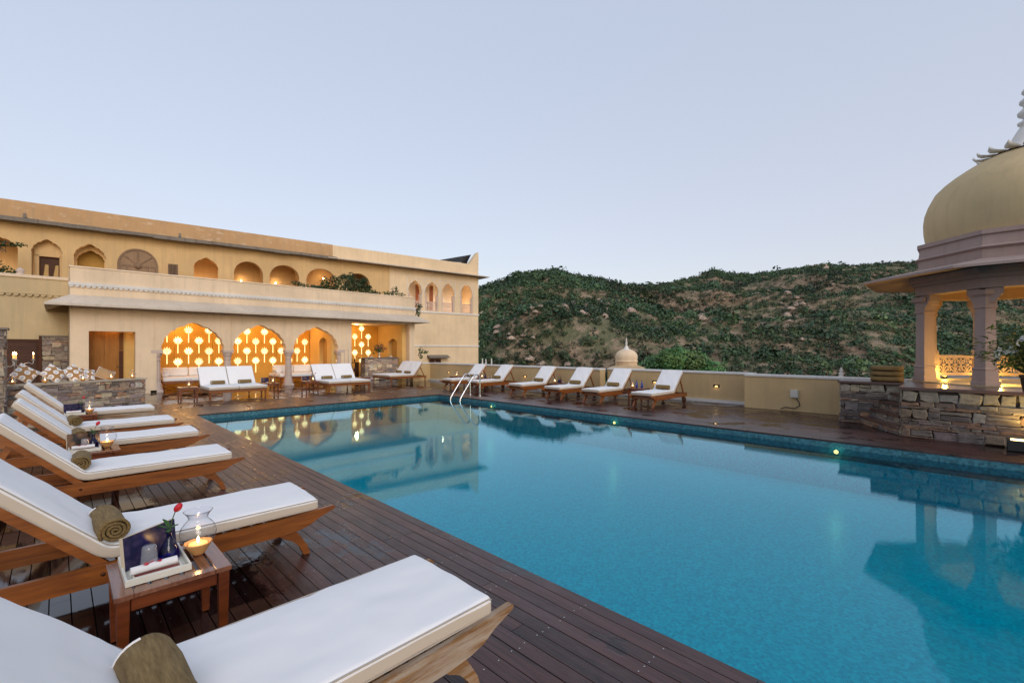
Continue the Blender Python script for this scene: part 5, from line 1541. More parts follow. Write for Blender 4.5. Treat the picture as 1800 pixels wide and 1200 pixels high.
naA = make_napkin('rolled white napkin with red petals on the nearest white tray'); naA.location = (0.36, 3.0, H_ + 0.032); naA.rotation_euler.z = R(3)
bvA = make_bud_vase('cobalt blue bud vase with a single red rose in the nearest tray'); bvA.location = (0.445, 3.16, H_ + 0.010)
bvA["group"] = 'blue bud vases with a red rose'
bkC = make_book('book with a picture of brown pebbles standing in a tray on the left deck', M['book_brown']); bkC.location = (0.23, 7.47, H_ + 0.012); bkC.rotation_euler = (R(-8), 0, R(12))
for (cx_, cy_, w) in ((0.29, 7.33, 'the table with the pebble picture book'), (0.29, 11.50, 'the table between the two farthest left loungers')):
    dup(trA, (cx_ - 0.06, cy_ + 0.03, H_ + 0.001), 0, 'white tray on ' + w)
    dup(naA, (cx_ - 0.075, cy_ - 0.1, H_ + 0.032), R(2), 'rolled white napkin on ' + w)
    dup(bvA, (cx_ + 0.02, cy_ + 0.085, H_ + 0.010), R(8), 'blue bud vase with red rose on ' + w)
dup(tuA, (0.235, 7.36, H_ + 0.010), 0, 'upturned tumbler before the pebble picture book')
bkE = dup(bkA, (0.23, 11.62, H_ + 0.012), R(10), 'dark book standing on the table between the two farthest left loungers')
# on the far tables
for p, a, lab in (((5.20, 17.55, H_ + 0.012), 20, 'black book standing on the table right of the first double lounger'), ((6.60, 17.56, H_ + 0.012), 15, 'black book standing on the table left of the second double lounger')):
    dup(bkA, p, R(a), lab)
for p, lab in (((5.20, 17.34, H_ + 0.001), 'rolled napkin on the table right of the first double lounger'), ((6.62, 17.32, H_ + 0.001), 'rolled napkin on the table left of the second double lounger'),
               ((9.05, 18.08, H_ + 0.001), 'left napkin on the low table between the two right double loungers'), ((9.27, 18.12, H_ + 0.001), 'right napkin on the low table between the two right double loungers'),
               ((12.55, 13.92, H_ + 0.001), 'rolled napkin on the table between the first two wall loungers'), ((12.6, 10.07, H_ + 0.001), 'rolled napkin on the table between the third and fourth wall loungers')):
    dup(naA, p, R(60), lab)
for p, lab in (((5.47, 17.5, H_), 'bud vase with rose on the table right of the first double lounger'), ((6.9, 17.5, H_), 'bud vase with rose on the table left of the second double lounger'),
               ((12.55, 14.12, H_), 'bud vase with rose on the table between the first two wall loungers'), ((12.62, 10.26, H_), 'bud vase with rose between the third and fourth wall loungers')):
    dup(bvA, p, R(30), lab)
def make_bottle(label, glass):
    t = thing('bottle', label, 'bottle', (0, 0, 0), 0, 'small bottles on the side tables')
    b = MB(); b.lathe([(0, 0.001), (0.032, 0.002), (0.035, 0.01), (0.035, 0.12), (0.028, 0.145), (0.012, 0.165), (0.012, 0.215)], 20); b.build('body', glass, t)
    b = MB(); b.lathe([(0.014, 0.212), (0.014, 0.235), (0, 0.236)], 12); b.build('cap', M['black'], t)
    return t
M['bluebottle'] = mat_plain('blue_bottle_glass', (0.012, 0.03, 0.26), 0.08, 0, 0.1)
M['darkbottle'] = mat_plain('dark_bottle_glass', (0.05, 0.01, 0.012), 0.08, 0, 0.1)
b1 = make_bottle('left blue bottle on the table between the two nearest wall loungers', M['bluebottle']); b1.location = (12.58, 7.17, H_)
dup(b1, (12.68, 7.05, H_), 0, 'right blue bottle on the table between the two nearest wall loungers')
b2 = make_bottle('dark wine red bottle between the third and fourth wall loungers', M['darkbottle']); b2.location = (12.55, 10.12, H_)

# ------------------------------------------------------------------ printed cushions and candelabra on the bench
def make_cushion(label, mat, s=0.42, th=0.13):
    t = thing('cushion', label, 'cushion', (0, 0, 0), 0, 'printed cushions on the stone bench')
    N = 14; v = []; f = []
    for side in (1, -1):
        for i in range(N + 1):
            for j in range(N + 1):
                u, w = 2 * i / N - 1, 2 * j / N - 1
                hgt = max(0.0, (1 - abs(u) ** 2.6) * (1 - abs(w) ** 2.6)) ** 0.6
                pin = 1 - 0.07 * (1 - abs(u * w)) * max(abs(u), abs(w)) ** 3
                v.append((u * s / 2 * pin, side * th / 2 * hgt, w * s / 2 * pin))
    for q in (0, (N + 1) ** 2):
        for i in range(N):
            for j in range(N): a = q + i * (N + 1) + j; f.append((a, a + 1, a + N + 2, a + N + 1))
    b = MB(); b.add(v, f, 0, True); b.build('cover', mat, t, weld=True)
    b = MB(); c = s / 2
    for k in range(4):
        a0 = [(-c, 0, -c), (c, 0, -c), (c, 0, c), (-c, 0, c)]; p, q = Vector(a0[k]), Vector(a0[(k + 1) % 4])
        b.tube([p + (q - p) * i / 8 * 1.0 - Vector((p.x + q.x, 0, p.z + q.z)) * 0.5 * 0.07 * (1 - (2 * i / 8 - 1) ** 2) * 1.0 for i in range(9)], 0.006, 6)
    b.build('piping', M['napkin'], t)
    return t
M['tan'] = mat_plain('tan_cotton', (0.40, 0.25, 0.12), 0.9, 0, 0.1, 8, 0.2)
def on_bench(s, off, z): p = BA + ubw * s + nbw * off; return (p.x, p.y, z)
yaw = ang
c1 = make_cushion('brown cushion with white flowers, leftmost on the stone bench, standing on a corner', M['print'], 0.42)
c1.location = on_bench(0.46, 0.33, 0.99); c1.rotation_euler = (Matrix.Rotation(yaw, 3, 'Z') @ Matrix.Rotation(R(-24), 3, 'X') @ Matrix.Rotation(R(40), 3, 'Y')).to_euler()
for s, off, z, lean, rot, lab, sc_ in ((1.02, 0.34, 0.97, -30, 44, 'brown flowered cushion second from left, leaning half folded on the bench', 1), (1.45, 0.36, 0.96, -34, 58, 'brown flowered cushion in the middle of the bench row', 1), (1.72, 0.42, 0.93, -50, 20, 'white flowered cushion lying back behind the middle candle vase', 1)):
    d = dup(c1, on_bench(s, off, z), 0, lab); d.rotation_euler = (Matrix.Rotation(yaw, 3, 'Z') @ Matrix.Rotation(R(lean), 3, 'X') @ Matrix.Rotation(R(rot), 3, 'Y')).to_euler()
c5 = make_cushion('plain tan cushion tilted at the right end of the bench row', M['tan'], 0.40)
c5.location = on_bench(2.15, 0.36, 0.90); c5.rotation_euler = (Matrix.Rotation(yaw, 3, 'Z') @ Matrix.Rotation(R(-42), 3, 'X') @ Matrix.Rotation(R(38), 3, 'Y')).to_euler()
cd = thing('candelabra', 'silver candelabra with lit candles on the stone bench near the pillar', 'candelabra', on_bench(0.42, 0.72, 0.602))
b = MB(); b.lathe([(0.11, 0), (0.11, 0.015), (0.06, 0.03), (0.03, 0.06), (0.018, 0.1), (0.022, 0.2), (0.014, 0.24), (0.014, 0.56), (0.026, 0.60), (0.014, 0.64), (0.014, 0.72), (0.03, 0.74), (0.04, 0.77), (0.012, 0.775)], 16); b.build('stem', M['silver'], cd)
for k in range(4):
    a = R(7 + 90 * k); c, s = math.cos(a), math.sin(a); L = 0.33
    b = MB(); path = [(0.015, 0.62), (0.06, 0.56), (0.12, 0.57), (0.18, 0.64), (0.25, 0.66), (0.31, 0.62), (L, 0.66), (L, 0.72)]
    b.tube([(p * c, p * s, z) for p, z in path], 0.009, 7)
    b.lathe([(0.008, 0.71), (0.035, 0.725), (0.04, 0.735), (0.014, 0.735), (0.018, 0.76), (0, 0.76)], 12, (L * c, L * s, 0)); b.build('arm', M['silver'], cd)
    for (x, y, z) in ((L * c, L * s, 0.76),):
        b = MB(); b.lathe([(0.012, 0), (0.012, 0.10), (0, 0.102)], 10, (x, y, z)); b.build('candle', M['candle'], cd)
        b = MB(); b.lathe([(0, 0.105), (0.010, 0.118), (0.013, 0.13), (0.007, 0.15), (0, 0.17)], 10, (x, y, z)); b.build('flame', M['flame'], cd)
        point_light('candle_light', (x, y, z + 0.17), 0.8, (1.0, 0.55, 0.2), 0.015, cd)
b = MB(); b.lathe([(0.012, 0), (0.012, 0.10), (0, 0.102)], 10, (0, 0, 0.775)); b.build('candle', M['candle'], cd)
b = MB(); b.lathe([(0, 0.105), (0.010, 0.118), (0.013, 0.13), (0.007, 0.15), (0, 0.17)], 10, (0, 0, 0.775)); b.build('flame', M['flame'], cd)

# ------------------------------------------------------------------ daybeds, bar and flowers inside the pavilion
def make_daybed(label):
    t = thing('daybed', label, 'daybed', (0, 0, 0), 0, 'white daybeds under the arches')
    W, Dp = 2.05, 1.5
    b = MB(); b.box(0, W, 0, 0.04, 0.26, 0.36); b.box(0, W, Dp - 0.04, Dp, 0.26, 0.36); b.box(0, 0.04, 0.0405, Dp - 0.0405, 0.26, 0.36); b.box(W - 0.04, W, 0.0405, Dp - 0.0405, 0.26, 0.36); b.build('frame', M['teak'], t, bevel=0.006)
    for x in (0.06, W - 0.06):
        for y in (0.06, Dp - 0.06): b = MB(); turned_leg(b, x, y, 0.26); b.build('leg', M['teak'], t)
    b = MB(); b.box(0.01, W - 0.01, 0.01, Dp - 0.01, 0.362, 0.50); o = b.build('mattress', M['canvas'], t, bevel=0.03)
    for k in range(2): b = MB(); b.box(0.12 + k * 0.92, 1.02 + k * 0.92, Dp - 0.26, Dp - 0.08, 0.502, 0.86); b.build('back_cushion', M['canvas'], t, bevel=0.06)
    for x in (0.16, W - 0.16):
        b = MB(); b.lathe([(0.0, -0.30), (0.10, -0.30), (0.125, -0.28), (0.125, 0.28), (0.10, 0.30), (0, 0.30)], 20, M=Matrix.Translation((x, Dp - 0.62, 0.626)) @ Matrix.Rotation(R(90), 4, 'X')); b.build('bolster', M['canvas'], t)
    return t
db = make_daybed('white daybed with bolsters under the left arch of the pavilion'); db.location = (2.86, 21.75, 0)
dup(db, (7.05, 21.75, 0), 0, 'white daybed with bolsters behind the column between second and third arches')

bar = thing('bar_counter', 'stone faced bar counter with a dark top at the right of the pavilion', 'bar', (11.25, 21.95, 0))
b = MB(); b.box(0.02, 1.88, 0.03, 0.5, 0.004, 1.12, 1); stone_face(b, (0, 0), (1.9, 0), 0.01, 1.12, 51, 0, 0.25, 0.02, 0.35, 0.5, dark=1.5); stone_face(b, (0, 0.5), (0, 0), 0.01, 1.12, 52, 0, 0.25, 0.02, 0.35, 0.4, dark=1.5)
b.build('masonry', [M['stone'], M['mortar']], bar, fix=False)
b = MB(); b.box(-0.12, 1.9, -0.07, 0.55, 1.122, 1.17); b.build('counter_top', M['slabgrey'], bar, bevel=0.006)
rk = thing('bottle_rack', 'dark open rack with bottles left of the stone bar counter', 'rack', (10.30, 22.3, 0))
b = MB(); b.box(0, 0.78, 0, 0.4, 0.90, 0.94); b.box(0, 0.78, 0, 0.4, 0.44, 0.47); b.box(0, 0.78, 0, 0.4, 0.03, 0.06)
for x in (0, 0.37, 0.745): b.box(x, x + 0.035, 0.001, 0.399, 0.06, 0.90)
b.build('shelves', M['darkwood'], rk, bevel=0.003)
wb = make_bottle('wine bottle standing leftmost on the dark bottle rack', M['darkbottle']); wb.location = (10.42, 22.5, 0.942); wb["group"] = 'bottles on the dark rack'
for k, (x, lab) in enumerate(((10.62, 'wine bottle left of the rack candle, on the dark bottle rack'), (10.80, 'wine bottle right of the rack candle, on the dark bottle rack'), (10.96, 'wine bottle at the right end on top of the dark bottle rack'))):
    dup(wb, (x, 22.55, 0.942), 0, lab, 'bottles on the dark rack')
for k in range(6):
    dup(wb, (10.40 + (k % 3) * 0.10 + (0.12 if k >= 3 else 0) + (k // 3) * 0.27, 22.45, 0.472), 0, 'dark bottle inside the upper shelf of the bar rack', 'bottles inside the dark rack')
dup(vA, (10.70, 22.42, 0.942), 0, 'candle vase among the bottles on the dark rack by the bar')
fv = thing('flower_vase', 'silver vase with dark pink flowers standing on the bar counter', 'flower vase', (12.15, 22.15, 1.172))
b = MB(); b.lathe([(0.07, 0), (0.075, 0.02), (0.04, 0.06), (0.05, 0.16), (0.075, 0.26), (0.07, 0.27), (0.05, 0.2), (0, 0.2)], 20); b.build('vase', M['silver'], fv)
rn = random.Random(21); b = MB(); g2 = MB(); s2 = MB()
for k in range(70):
    d = Vector((rn.gauss(0, 1), rn.gauss(0, 1), rn.gauss(0.8, 0.6))).normalized(); p = Vector((0, 0, 0.38)) + d * rn.uniform(0.14, 0.42)
    s2.tube([(0, 0, 0.25), tuple(p)], 0.005, 4, caps=False)
    for q in range(4):
        e = Vector((rn.gauss(0, 1), rn.gauss(0, 1), rn.gauss(0, 1))).normalized(); f_ = e.cross(d).normalized(); L = 0.075
        (b if k % 5 < 3 else g2).add([p, p + e * L * 0.5 + f_ * L * 0.3, p + e * L, p + e * L * 0.5 - f_ * L * 0.3], [(0, 1, 2, 3)])
b.build('blossoms', mat_plain('dusky_pink_petal', (0.22, 0.07, 0.08), 0.7, 0, 0.3, 12), fv, fix=False); g2.build('leaves', M['leafgreen'], fv, fix=False); s2.build('stems', M['leafgreen'], fv)
def dish_set(loc, label):
    t = thing('crockery_tray', label, 'crockery', loc, 0, 'crockery on the bar counter')
    b = MB(); b.box(-0.22, 0.22, -0.14, 0.14, 0, 0.014); b.build('tray', M['silver'], t, bevel=0.004)
    b = MB(); b.lathe([(0.03, 0.016), (0.07, 0.03), (0.11, 0.045), (0.07, 0.036), (0, 0.024)], 20, (-0.08, 0, 0)); b.build('plate', M['porcelain'], t)
    b = MB(); b.lathe([(0.03, 0.016), (0.045, 0.04), (0.048, 0.085), (0.042, 0.085), (0.02, 0.03)], 20, (0.12, 0.02, 0)); b.tube([(0.165, 0.02, 0.07), (0.19, 0.02, 0.06), (0.19, 0.02, 0.04), (0.16, 0.02, 0.03)], 0.006, 6); b.build('cup', M['porcelain'], t)
    return t
ds = dish_set((12.72, 22.1, 1.172), 'white crockery on a tray at the right end of the bar counter'); dup(ds, (11.6, 22.12, 1.172), R(10), 'white crockery on a tray at the left end of the bar counter')

# ------------------------------------------------------------------ pool ladder
ld = thing('pool_ladder', 'steel pool ladder with two curved handrails at the far pool edge', 'pool ladder')
for y in (12.45, 11.93):
    b = MB(); path = [(10.36, y, 0.003), (10.36, y, 0.25), (10.36, y, 0.55)]
    for k in range(1, 11): a = PI * 0.80 * k / 10; path.append((10.36 - 0.17 + 0.17 * math.cos(a), y, 0.55 + 0.19 * math.sin(a)))
    path += [(9.86, y, 0.43), (9.60, y, 0.10), (9.50, y, -0.04), (9.47, y, -0.2), (9.47, y, -1.0)]
    b.tube(path, 0.022, 12); b.lathe([(0.05, 0.003), (0.05, 0.012), (0.024, 0.02)], 16, (10.36, y, 0)); b.build('handrail', M['chrome'], ld)
for z in (-0.42, -0.68, -0.94):
    b = MB(); b.box(9.43, 9.51, 11.93, 12.45, z, z + 0.03); b.build('step', M['chrome'], ld)
# ------------------------------------------------------------------ hills, far trees, plants
def fbm(x, y, seed, oct_=5, s=1.0):
    return noise.fractal(Vector((x * s, y * s, seed)), 1.0, 2.0, oct_)
SIL = [(640, 560), (760, 535), (843, 507), (870, 496), (897, 484), (937, 476), (974, 472), (1003, 479), (1030, 485), (1063, 492), (1097, 498), (1126, 500), (1159, 499), (1186, 493), (1220, 484), (1258, 472), (1287, 479), (1318, 480), (1353, 476), (1398, 471), (1442, 465), (1476, 464), (1509, 465), (1542, 461), (1576, 460), (1620, 459), (1700, 462), (1800, 470), (1950, 480), (2200, 520), (2600, 575)]
lat = np.array([(x - 900) / 800 for x, _ in SIL]); ele = np.array([(614 - y) / 800 for _, y in SIL]) - 0.004
def ridge_d(r):
    """distance of the skyline: a near hill on the left, a long far ridge on the right"""
    t = np.clip((r - 0.18) / 0.28, 0, 1); t = t * t * (3 - 2 * t)
    return 165 + 150 * t + 60 * np.clip(r - 0.7, 0, 2)
NR, ND = 260, 150
rs_ = np.linspace(-0.33, 2.1, NR)
H = np.zeros((NR, ND)); PX = np.zeros((NR, ND)); PY = np.zeros((NR, ND)); ROCK = np.zeros((NR, ND))
for i, r in enumerate(rs_):
    e = np.interp(r, lat, ele); Dr = ridge_d(r)
    top = 1.6 + e * Dr
    for j in range(ND):
        t = j / (ND - 1) * 1.45
        D = 38 + (Dr - 38) * t
        X, Y = (D + r * D) / math.sqrt(2), (D - r * D) / math.sqrt(2)
        n1 = fbm(X, Y, 3.1, 5, 0.016); n2 = fbm(X, Y, 9.7, 4, 0.06)
        spur = 1 - abs(fbm(X * 0.8 + Y * 0.35, Y * 0.5, 5.5, 4, 0.017)) * 1.6
        if t <= 1:
            base = -7.5 + (top + 7.5) * (0.30 * t + 0.70 * t ** 1.5)
            amp = math.sin(PI * min(1, t)) ** 0.8
            h = base + amp * ((spur - 0.4) * 12.0 + n1 * 5.0) + n2 * 0.8
            cap = 1.6 + (e - 0.012 - 0.10 * (1 - t)) * D
            if t < 0.97: h = min(h, 1.6 + (e - 0.006) * D)
        else:
            h = top - (t - 1) * (t - 1) * 160 - (t - 1) * 12 + n2 * 0.8
        H[i, j], PX[i, j], PY[i, j] = h, X, Y
        ROCK[i, j] = spur
v = np.stack([PX, PY, H], -1).reshape(-1, 3)
idx = np.arange(NR * ND).reshape(NR, ND)
quads = np.stack([idx[:-1, :-1], idx[:-1, 1:], idx[1:, 1:], idx[1:, :-1]], -1).reshape(-1, 4)
me = bpy.data.meshes.new('hill'); me.from_pydata(v.tolist(), [], quads.tolist())
me.polygons.foreach_set("use_smooth", [True] * len(me.polygons))
def _hill():
    t = NT('dry_hillside')
    n1 = t.noise(t.geo_pos(), 0.05, 6, 0.6); n2 = t.noise(t.geo_pos(), 0.35, 6, 0.7)
    c = t.mix(t.ramp(n1, [(0.4, 0.0), (0.6, 1.0)]), (0.15, 0.15, 0.088), (0.225, 0.15, 0.102))
    c = t.mix(t.ramp(n2, [(0.48, 0.0), (0.62, 0.9)]), c, (0.37, 0.275, 0.20))
    c = t.mix(t.ramp(t.noise(t.geo_pos(), 1.6, 5, 0.7), [(0.52, 0.0), (0.7, 0.6)]), c, (0.085, 0.10, 0.048))
    t.set(Base_Color=c, Roughness=0.95); t.bsdf.inputs['Specular IOR Level'].default_value = 0.1
    t.bump(t.math('ADD', n2, t.noise(t.geo_pos(), 1.2, 5)), 0.9, 0.8)
    return t.m
me.materials.append(_hill()); me.update()
ho = bpy.data.objects.new('hill', me); sc.collection.objects.link(ho); tag(ho, kind='structure')

nrng = np.random.default_rng(5)
def leaf_mass(name, mat, centers, radii, counts, sizes, tints, flat=0.75, parent=None, kind=None):
    """many small leaf faces scattered through ellipsoids; numpy for speed"""
    V, T = [], []
    for c, rad, n, sz, tn in zip(centers, radii, counts, sizes, tints):
        d = nrng.normal(size=(n, 3)); d /= np.linalg.norm(d, axis=1)[:, None]
        rr = nrng.uniform(0.55, 1.0, n) ** 0.6
        lump = 1 + 0.22 * np.sin(d[:, 0] * 5 + c[0]) * np.sin(d[:, 1] * 5 + c[1] * 1.3) + 0.12 * np.sin(d[:, 2] * 9 + c[0] * 2)
        p = d * (rr * lump)[:, None] * np.array(rad)[None, :] + np.array(c)[None, :]
        nrm = d * 0.9 + nrng.normal(size=(n, 3)) * 0.55 + np.array([0, 0, 0.45]); nrm /= np.linalg.norm(nrm, axis=1)[:, None]
        a = np.cross(nrm, nrng.normal(size=(n, 3))); a /= np.linalg.norm(a, axis=1)[:, None] + 1e-9
        b_ = np.cross(nrm, a)
        s = sz * nrng.uniform(0.6, 1.35, n)[:, None]
        w = flat * s
        quad = np.stack([p - a * s, p + b_ * w, p + a * s, p - b_ * w], 1)
        V.append(quad.reshape(-1, 3))
        tt = (np.array(tn)[None, :] * nrng.uniform(0.7, 1.3, n)[:, None])
        T.append(tt)
    V = np.concatenate(V); T = np.concatenate(T); nq = len(V) // 4
    me = bpy.data.meshes.new(name)
    me.vertices.add(len(V)); me.vertices.foreach_set("co", V.astype(np.float32).ravel())
    me.loops.add(nq * 4); me.loops.foreach_set("vertex_index", np.arange(nq * 4, dtype=np.int32))
    me.polygons.add(nq); me.polygons.foreach_set("loop_start", np.arange(0, nq * 4, 4, dtype=np.int32)); me.polygons.foreach_set("loop_total", np.full(nq, 4, dtype=np.int32))
    me.materials.append(mat); me.update(calc_edges=True)
    at = me.attributes.new("tint", 'FLOAT_COLOR', 'FACE'); at.data.foreach_set("color", np.concatenate([T, np.ones((nq, 1))], 1).astype(np.float32).ravel())
    o = bpy.data.objects.new(name, me); sc.collection.objects.link(o)
    if parent: o.parent = parent
    if kind: o["kind"] = kind
    return o

M['shrub'] = mat_leaf('hill_shrub_leaf', (0.040, 0.076, 0.042), (0.074, 0.114, 0.060))
# scrub over the hillside, thinner on the rocky patches
cs, rr_, cn, ss_, ts = [], [], [], [], []
tries = 0
rnd = random.Random(11)
def hill_at(r, t):
    fi = (r - rs_[0]) / (rs_[-1] - rs_[0]) * (NR - 1); fj = t / 1.45 * (ND - 1)
    i, j = int(min(max(fi, 0), NR - 2)), int(min(max(fj, 0), ND - 2)); u, w = fi - i, fj - j
    def bl(A): return (A[i, j] * (1 - u) * (1 - w) + A[i + 1, j] * u * (1 - w) + A[i, j + 1] * (1 - u) * w + A[i + 1, j + 1] * u * w)
    return bl(PX), bl(PY), bl(H), bl(ROCK)
while len(cs) < 34000 and tries < 120000:
    tries += 1
    r = rnd.uniform(-0.15, 1.35); t = rnd.random() ** 0.8 * 1.06 + 0.02
    X, Y, Z, rk = hill_at(r, t)
    D = (X + Y) / math.sqrt(2)
    patch = fbm(X, Y, 21.0, 4, 0.035) + 0.5 * fbm(X, Y, 33.0, 3, 0.11) + (rk - 0.55) * 0.45
    if patch > 0.16 and rnd.random() < min(0.78, 0.2 + 1.1 * (patch - 0.16)): continue
    s = (0.42 + 0.75 * rnd.random() ** 2.0 + (1.1 * rnd.random() if rnd.random() < (0.05 if t > 0.3 else 0.12) else 0)) * (0.75 + D / 380)
    q = fbm(X, Y, 41.0, 3, 0.03)
    g1 = rnd.random()
    tint = (0.85, 0.95, 0.75) if g1 < 0.5 else (0.65, 0.85, 0.8) if g1 < 0.8 else (1.25, 1.2, 0.85) if g1 < 0.92 else (1.0, 0.8, 0.8)
    k = 0.9 + 0.6 * q + rnd.uniform(-0.35, 0.4) + (rk - 0.55) * 0.35  # shrub colour darker in gullies, lighter on spurs: fold shading put into the tint
    cs.append((X, Y, Z + s * 0.32)); rr_.append((s * 1.0, s * 1.0, s * 0.85)); cn.append(int(34 + 46 * max(0, 1 - D / 170))); ss_.append(s * (0.17 + 0.09 * min(1, D / 200))); ts.append(tuple(x * k for x in tint))
leaf_mass('hillside_scrub', M['shrub'], cs, rr_, cn, ss_, ts, 0.8, None, 'stuff')
# pale rock outcrops
b = MB(); rn = random.Random(3)
def rock(c, s, col):
    pts = []
    n = 9
    v = []; f = []
    for i in range(4):
        z = -0.4 + i * 0.45; q = (1.0, 1.05, 0.8, 0.3)[i]
        for k in range(n):
            a = 2 * PI * k / n; rj = q * rn.uniform(0.75, 1.2)
            v.append((c[0] + s * rj * math.cos(a), c[1] + s * rj * math.sin(a), c[2] + s * z * rn.uniform(0.5, 0.8)))
    for i in range(3):
        for k in range(n): f.append((i * n + k, i * n + (k + 1) % n, (i + 1) * n + (k + 1) % n, (i + 1) * n + k))
    f.append(tuple(range(3 * n, 4 * n)))
    b.add(v, f, 0, False, col)
for (r0, t0, nn_, sp_, sz) in ((0.62, 0.45, 26, 0.02, 1.5), (0.60, 0.30, 22, 0.035, 1.1), (0.42, 0.34, 16, 0.02, 1.1), (0.19, 0.55, 40, 0.035, 1.1), (0.16, 0.62, 26, 0.03, 1.0), (0.02, 0.42, 24, 0.03, 0.9), (-0.03, 0.6, 18, 0.02, 0.9), (0.1, 0.45, 12, 0.02, 0.9), (0.68, 0.92, 18, 0.025, 1.9), (0.55, 0.63, 12, 0.02, 1.2), (0.70, 0.55, 8, 0.012, 1.7), (0.02, 0.75, 14, 0.03, 0.8), (0.83, 0.72, 14, 0.04, 1.3), (1.15, 0.5, 16, 0.05, 1.3), (0.46, 0.5, 12, 0.04, 1.0), (0.85, 0.5, 10, 0.05, 1.2)):
    for k in range(nn_):
        X, Y, Z, rk = hill_at(r0 + rn.gauss(0, sp_), min(1.0, max(0.05, t0 + rn.gauss(0, 0.05))))
        kk = rn.uniform(0.75, 1.15)
        rock((X, Y, Z + 0.2), sz * rn.uniform(0.45, 1.25), (0.44 * kk, 0.33 * kk, 0.26 * kk))
def _rockm():
    t = NT('hill_rock'); c = t.mix(1.0, t.tint(), t.ramp(t.noise(t.geo_pos(), 1.1, 5, 0.7), [(0.3, 0.7), (0.7, 1.2)]), 'MULTIPLY')
    t.set(Base_Color=c, Roughness=0.95); t.bump(t.noise(t.geo_pos(), 2.5, 5), 0.8, 0.3); return t.m
tag(b.build('rock_outcrops', _rockm()), kind='stuff')

def big_tree(name, label, cat, loc, height, crown_r, zc, tint, n_lobes, seed, leaf=0.16, leaves=900, group=None):
    rn = random.Random(seed)
    t = thing(name, label, cat, loc, 0, group)
    b = MB(); tips = []
    b.tube([(0, 0, 0), (0.1, 0.05, zc * 0.4), (0.0, 0.1, zc * 0.75)], [height * 0.04, height * 0.032, height * 0.025], 10)
    for k in range(n_lobes):
        a = rn.uniform(0, 2 * PI); rr = crown_r * math.sqrt(rn.random()) * 0.78
        zz = zc + rn.uniform(-0.25, 0.55) * (height - zc) * (1.15 - rr / crown_r)
        tip = Vector((rr * math.cos(a), rr * math.sin(a), zz)); tips.append(tip)
        b.tube([(0, 0.1, zc * 0.7), tuple(tip * 0.5 + Vector((0, 0, zc * 0.35))), tuple(tip)], [height * 0.014, height * 0.008, height * 0.003], 6)
    b.build('trunk', mat_plain('pale_bark', (0.17, 0.14, 0.11), 0.9, 0, 0.2, 2), t)
    leaf_mass('crown', M['shrub'], [tuple(p) for p in tips], [(crown_r * rn.uniform(0.26, 0.44),) * 2 + (crown_r * rn.uniform(0.2, 0.32),) for _ in tips], [leaves] * len(tips), [leaf] * len(tips),
              [tuple(x * rn.uniform(0.75, 1.3) for x in tint) for _ in tips], 0.7, t)
    return t
def spot(px, D):
    r = (px - 900) / 800; return ((D + r * D) / math.sqrt(2), (D - r * D) / math.sqrt(2))
x_, y_ = spot(1196, 62)
big_tree('broadleaf_tree', 'big rounded green tree beyond the wall right of the small dome', 'tree', (x_, y_, -9), 11.6, 5.0, 8.4, (1.5, 1.9, 1.1), 34, 8)

# small domed pavilion beyond the wall
x_, y_ = spot(1101, 30)
sd = thing('small_domed_kiosk', 'small cream dome with white finial rising beyond the low wall', 'kiosk', (x_, y_, 0))
b = MB()
b.lathe([(0.66, 0.52), (0.70, 0.56), (0.70, 0.78), (0.74, 0.80), (0.74, 0.86), (0.68, 0.88)], 48)
b.build('drum', M['cream'], sd)
b = MB(); b.lathe([(0.68, 0.88), (0.70, 0.98), (0.715, 1.10), (0.70, 1.22), (0.63, 1.37), (0.50, 1.49), (0.34, 1.57), (0.2, 1.62), (0, 1.64)], 64, rib=0.012, nrib=32); b.build('dome', M['cream'], sd)
b = MB(); b.lathe([(0.32, 1.56), (0.30, 1.60), (0.20, 1.62), (0.14, 1.70), (0.09, 1.82), (0.04, 1.92), (0.085, 1.96), (0.085, 2.0), (0.035, 2.04), (0.065, 2.08), (0.065, 2.12), (0.025, 2.17), (0.045, 2.22), (0.0, 2.42)], 20); b.build('finial', M['white'], sd)
b = MB(); b.lathe([(0.68, 0.58), (1.24, 0.40), (1.24, 0.35), (0.68, 0.44)], 8, smooth=False); b.build('eave', mat_plaster('small_eave', (0.55, 0.40, 0.24), (0.3, 0.22, 0.14), 0.3), sd)
for k in range(8):
    a = R(22.5 + 45 * k); b = MB(); b.box(0.6 * math.cos(a) - 0.07, 0.6 * math.cos(a) + 0.07, 0.6 * math.sin(a) - 0.07, 0.6 * math.sin(a) + 0.07, -1.8, 0.46); b.build('column', M['cream'], sd)
b = MB(); b.lathe([(0.95, -9), (0.95, -1.8), (0, -1.8)], 8, smooth=False); b.build('base', M['cream'], sd)
# three little white posts beyond the corner of the palace
for px, zt, lab in ((848, 0.93, 'leftmost of three white posts at the corner of the palace'), (854, 0.90, 'middle of three white posts at the corner of the palace'), (864, 0.93, 'rightmost of three white posts at the corner of the palace')):
    x_, y_ = spot(px, 31)
    b = MB(); b.lathe([(0.05, -1.5), (0.05, 0.52), (0.035, 0.55), (0.05, 0.6), (0.045, 0.66), (0.0, 0.72)], 10)
    o = b.build('white_post', M['white']); o.location = (x_, y_, zt - 0.72 + 0.06); tag(o, lab, 'post', 'white posts beyond the wall')

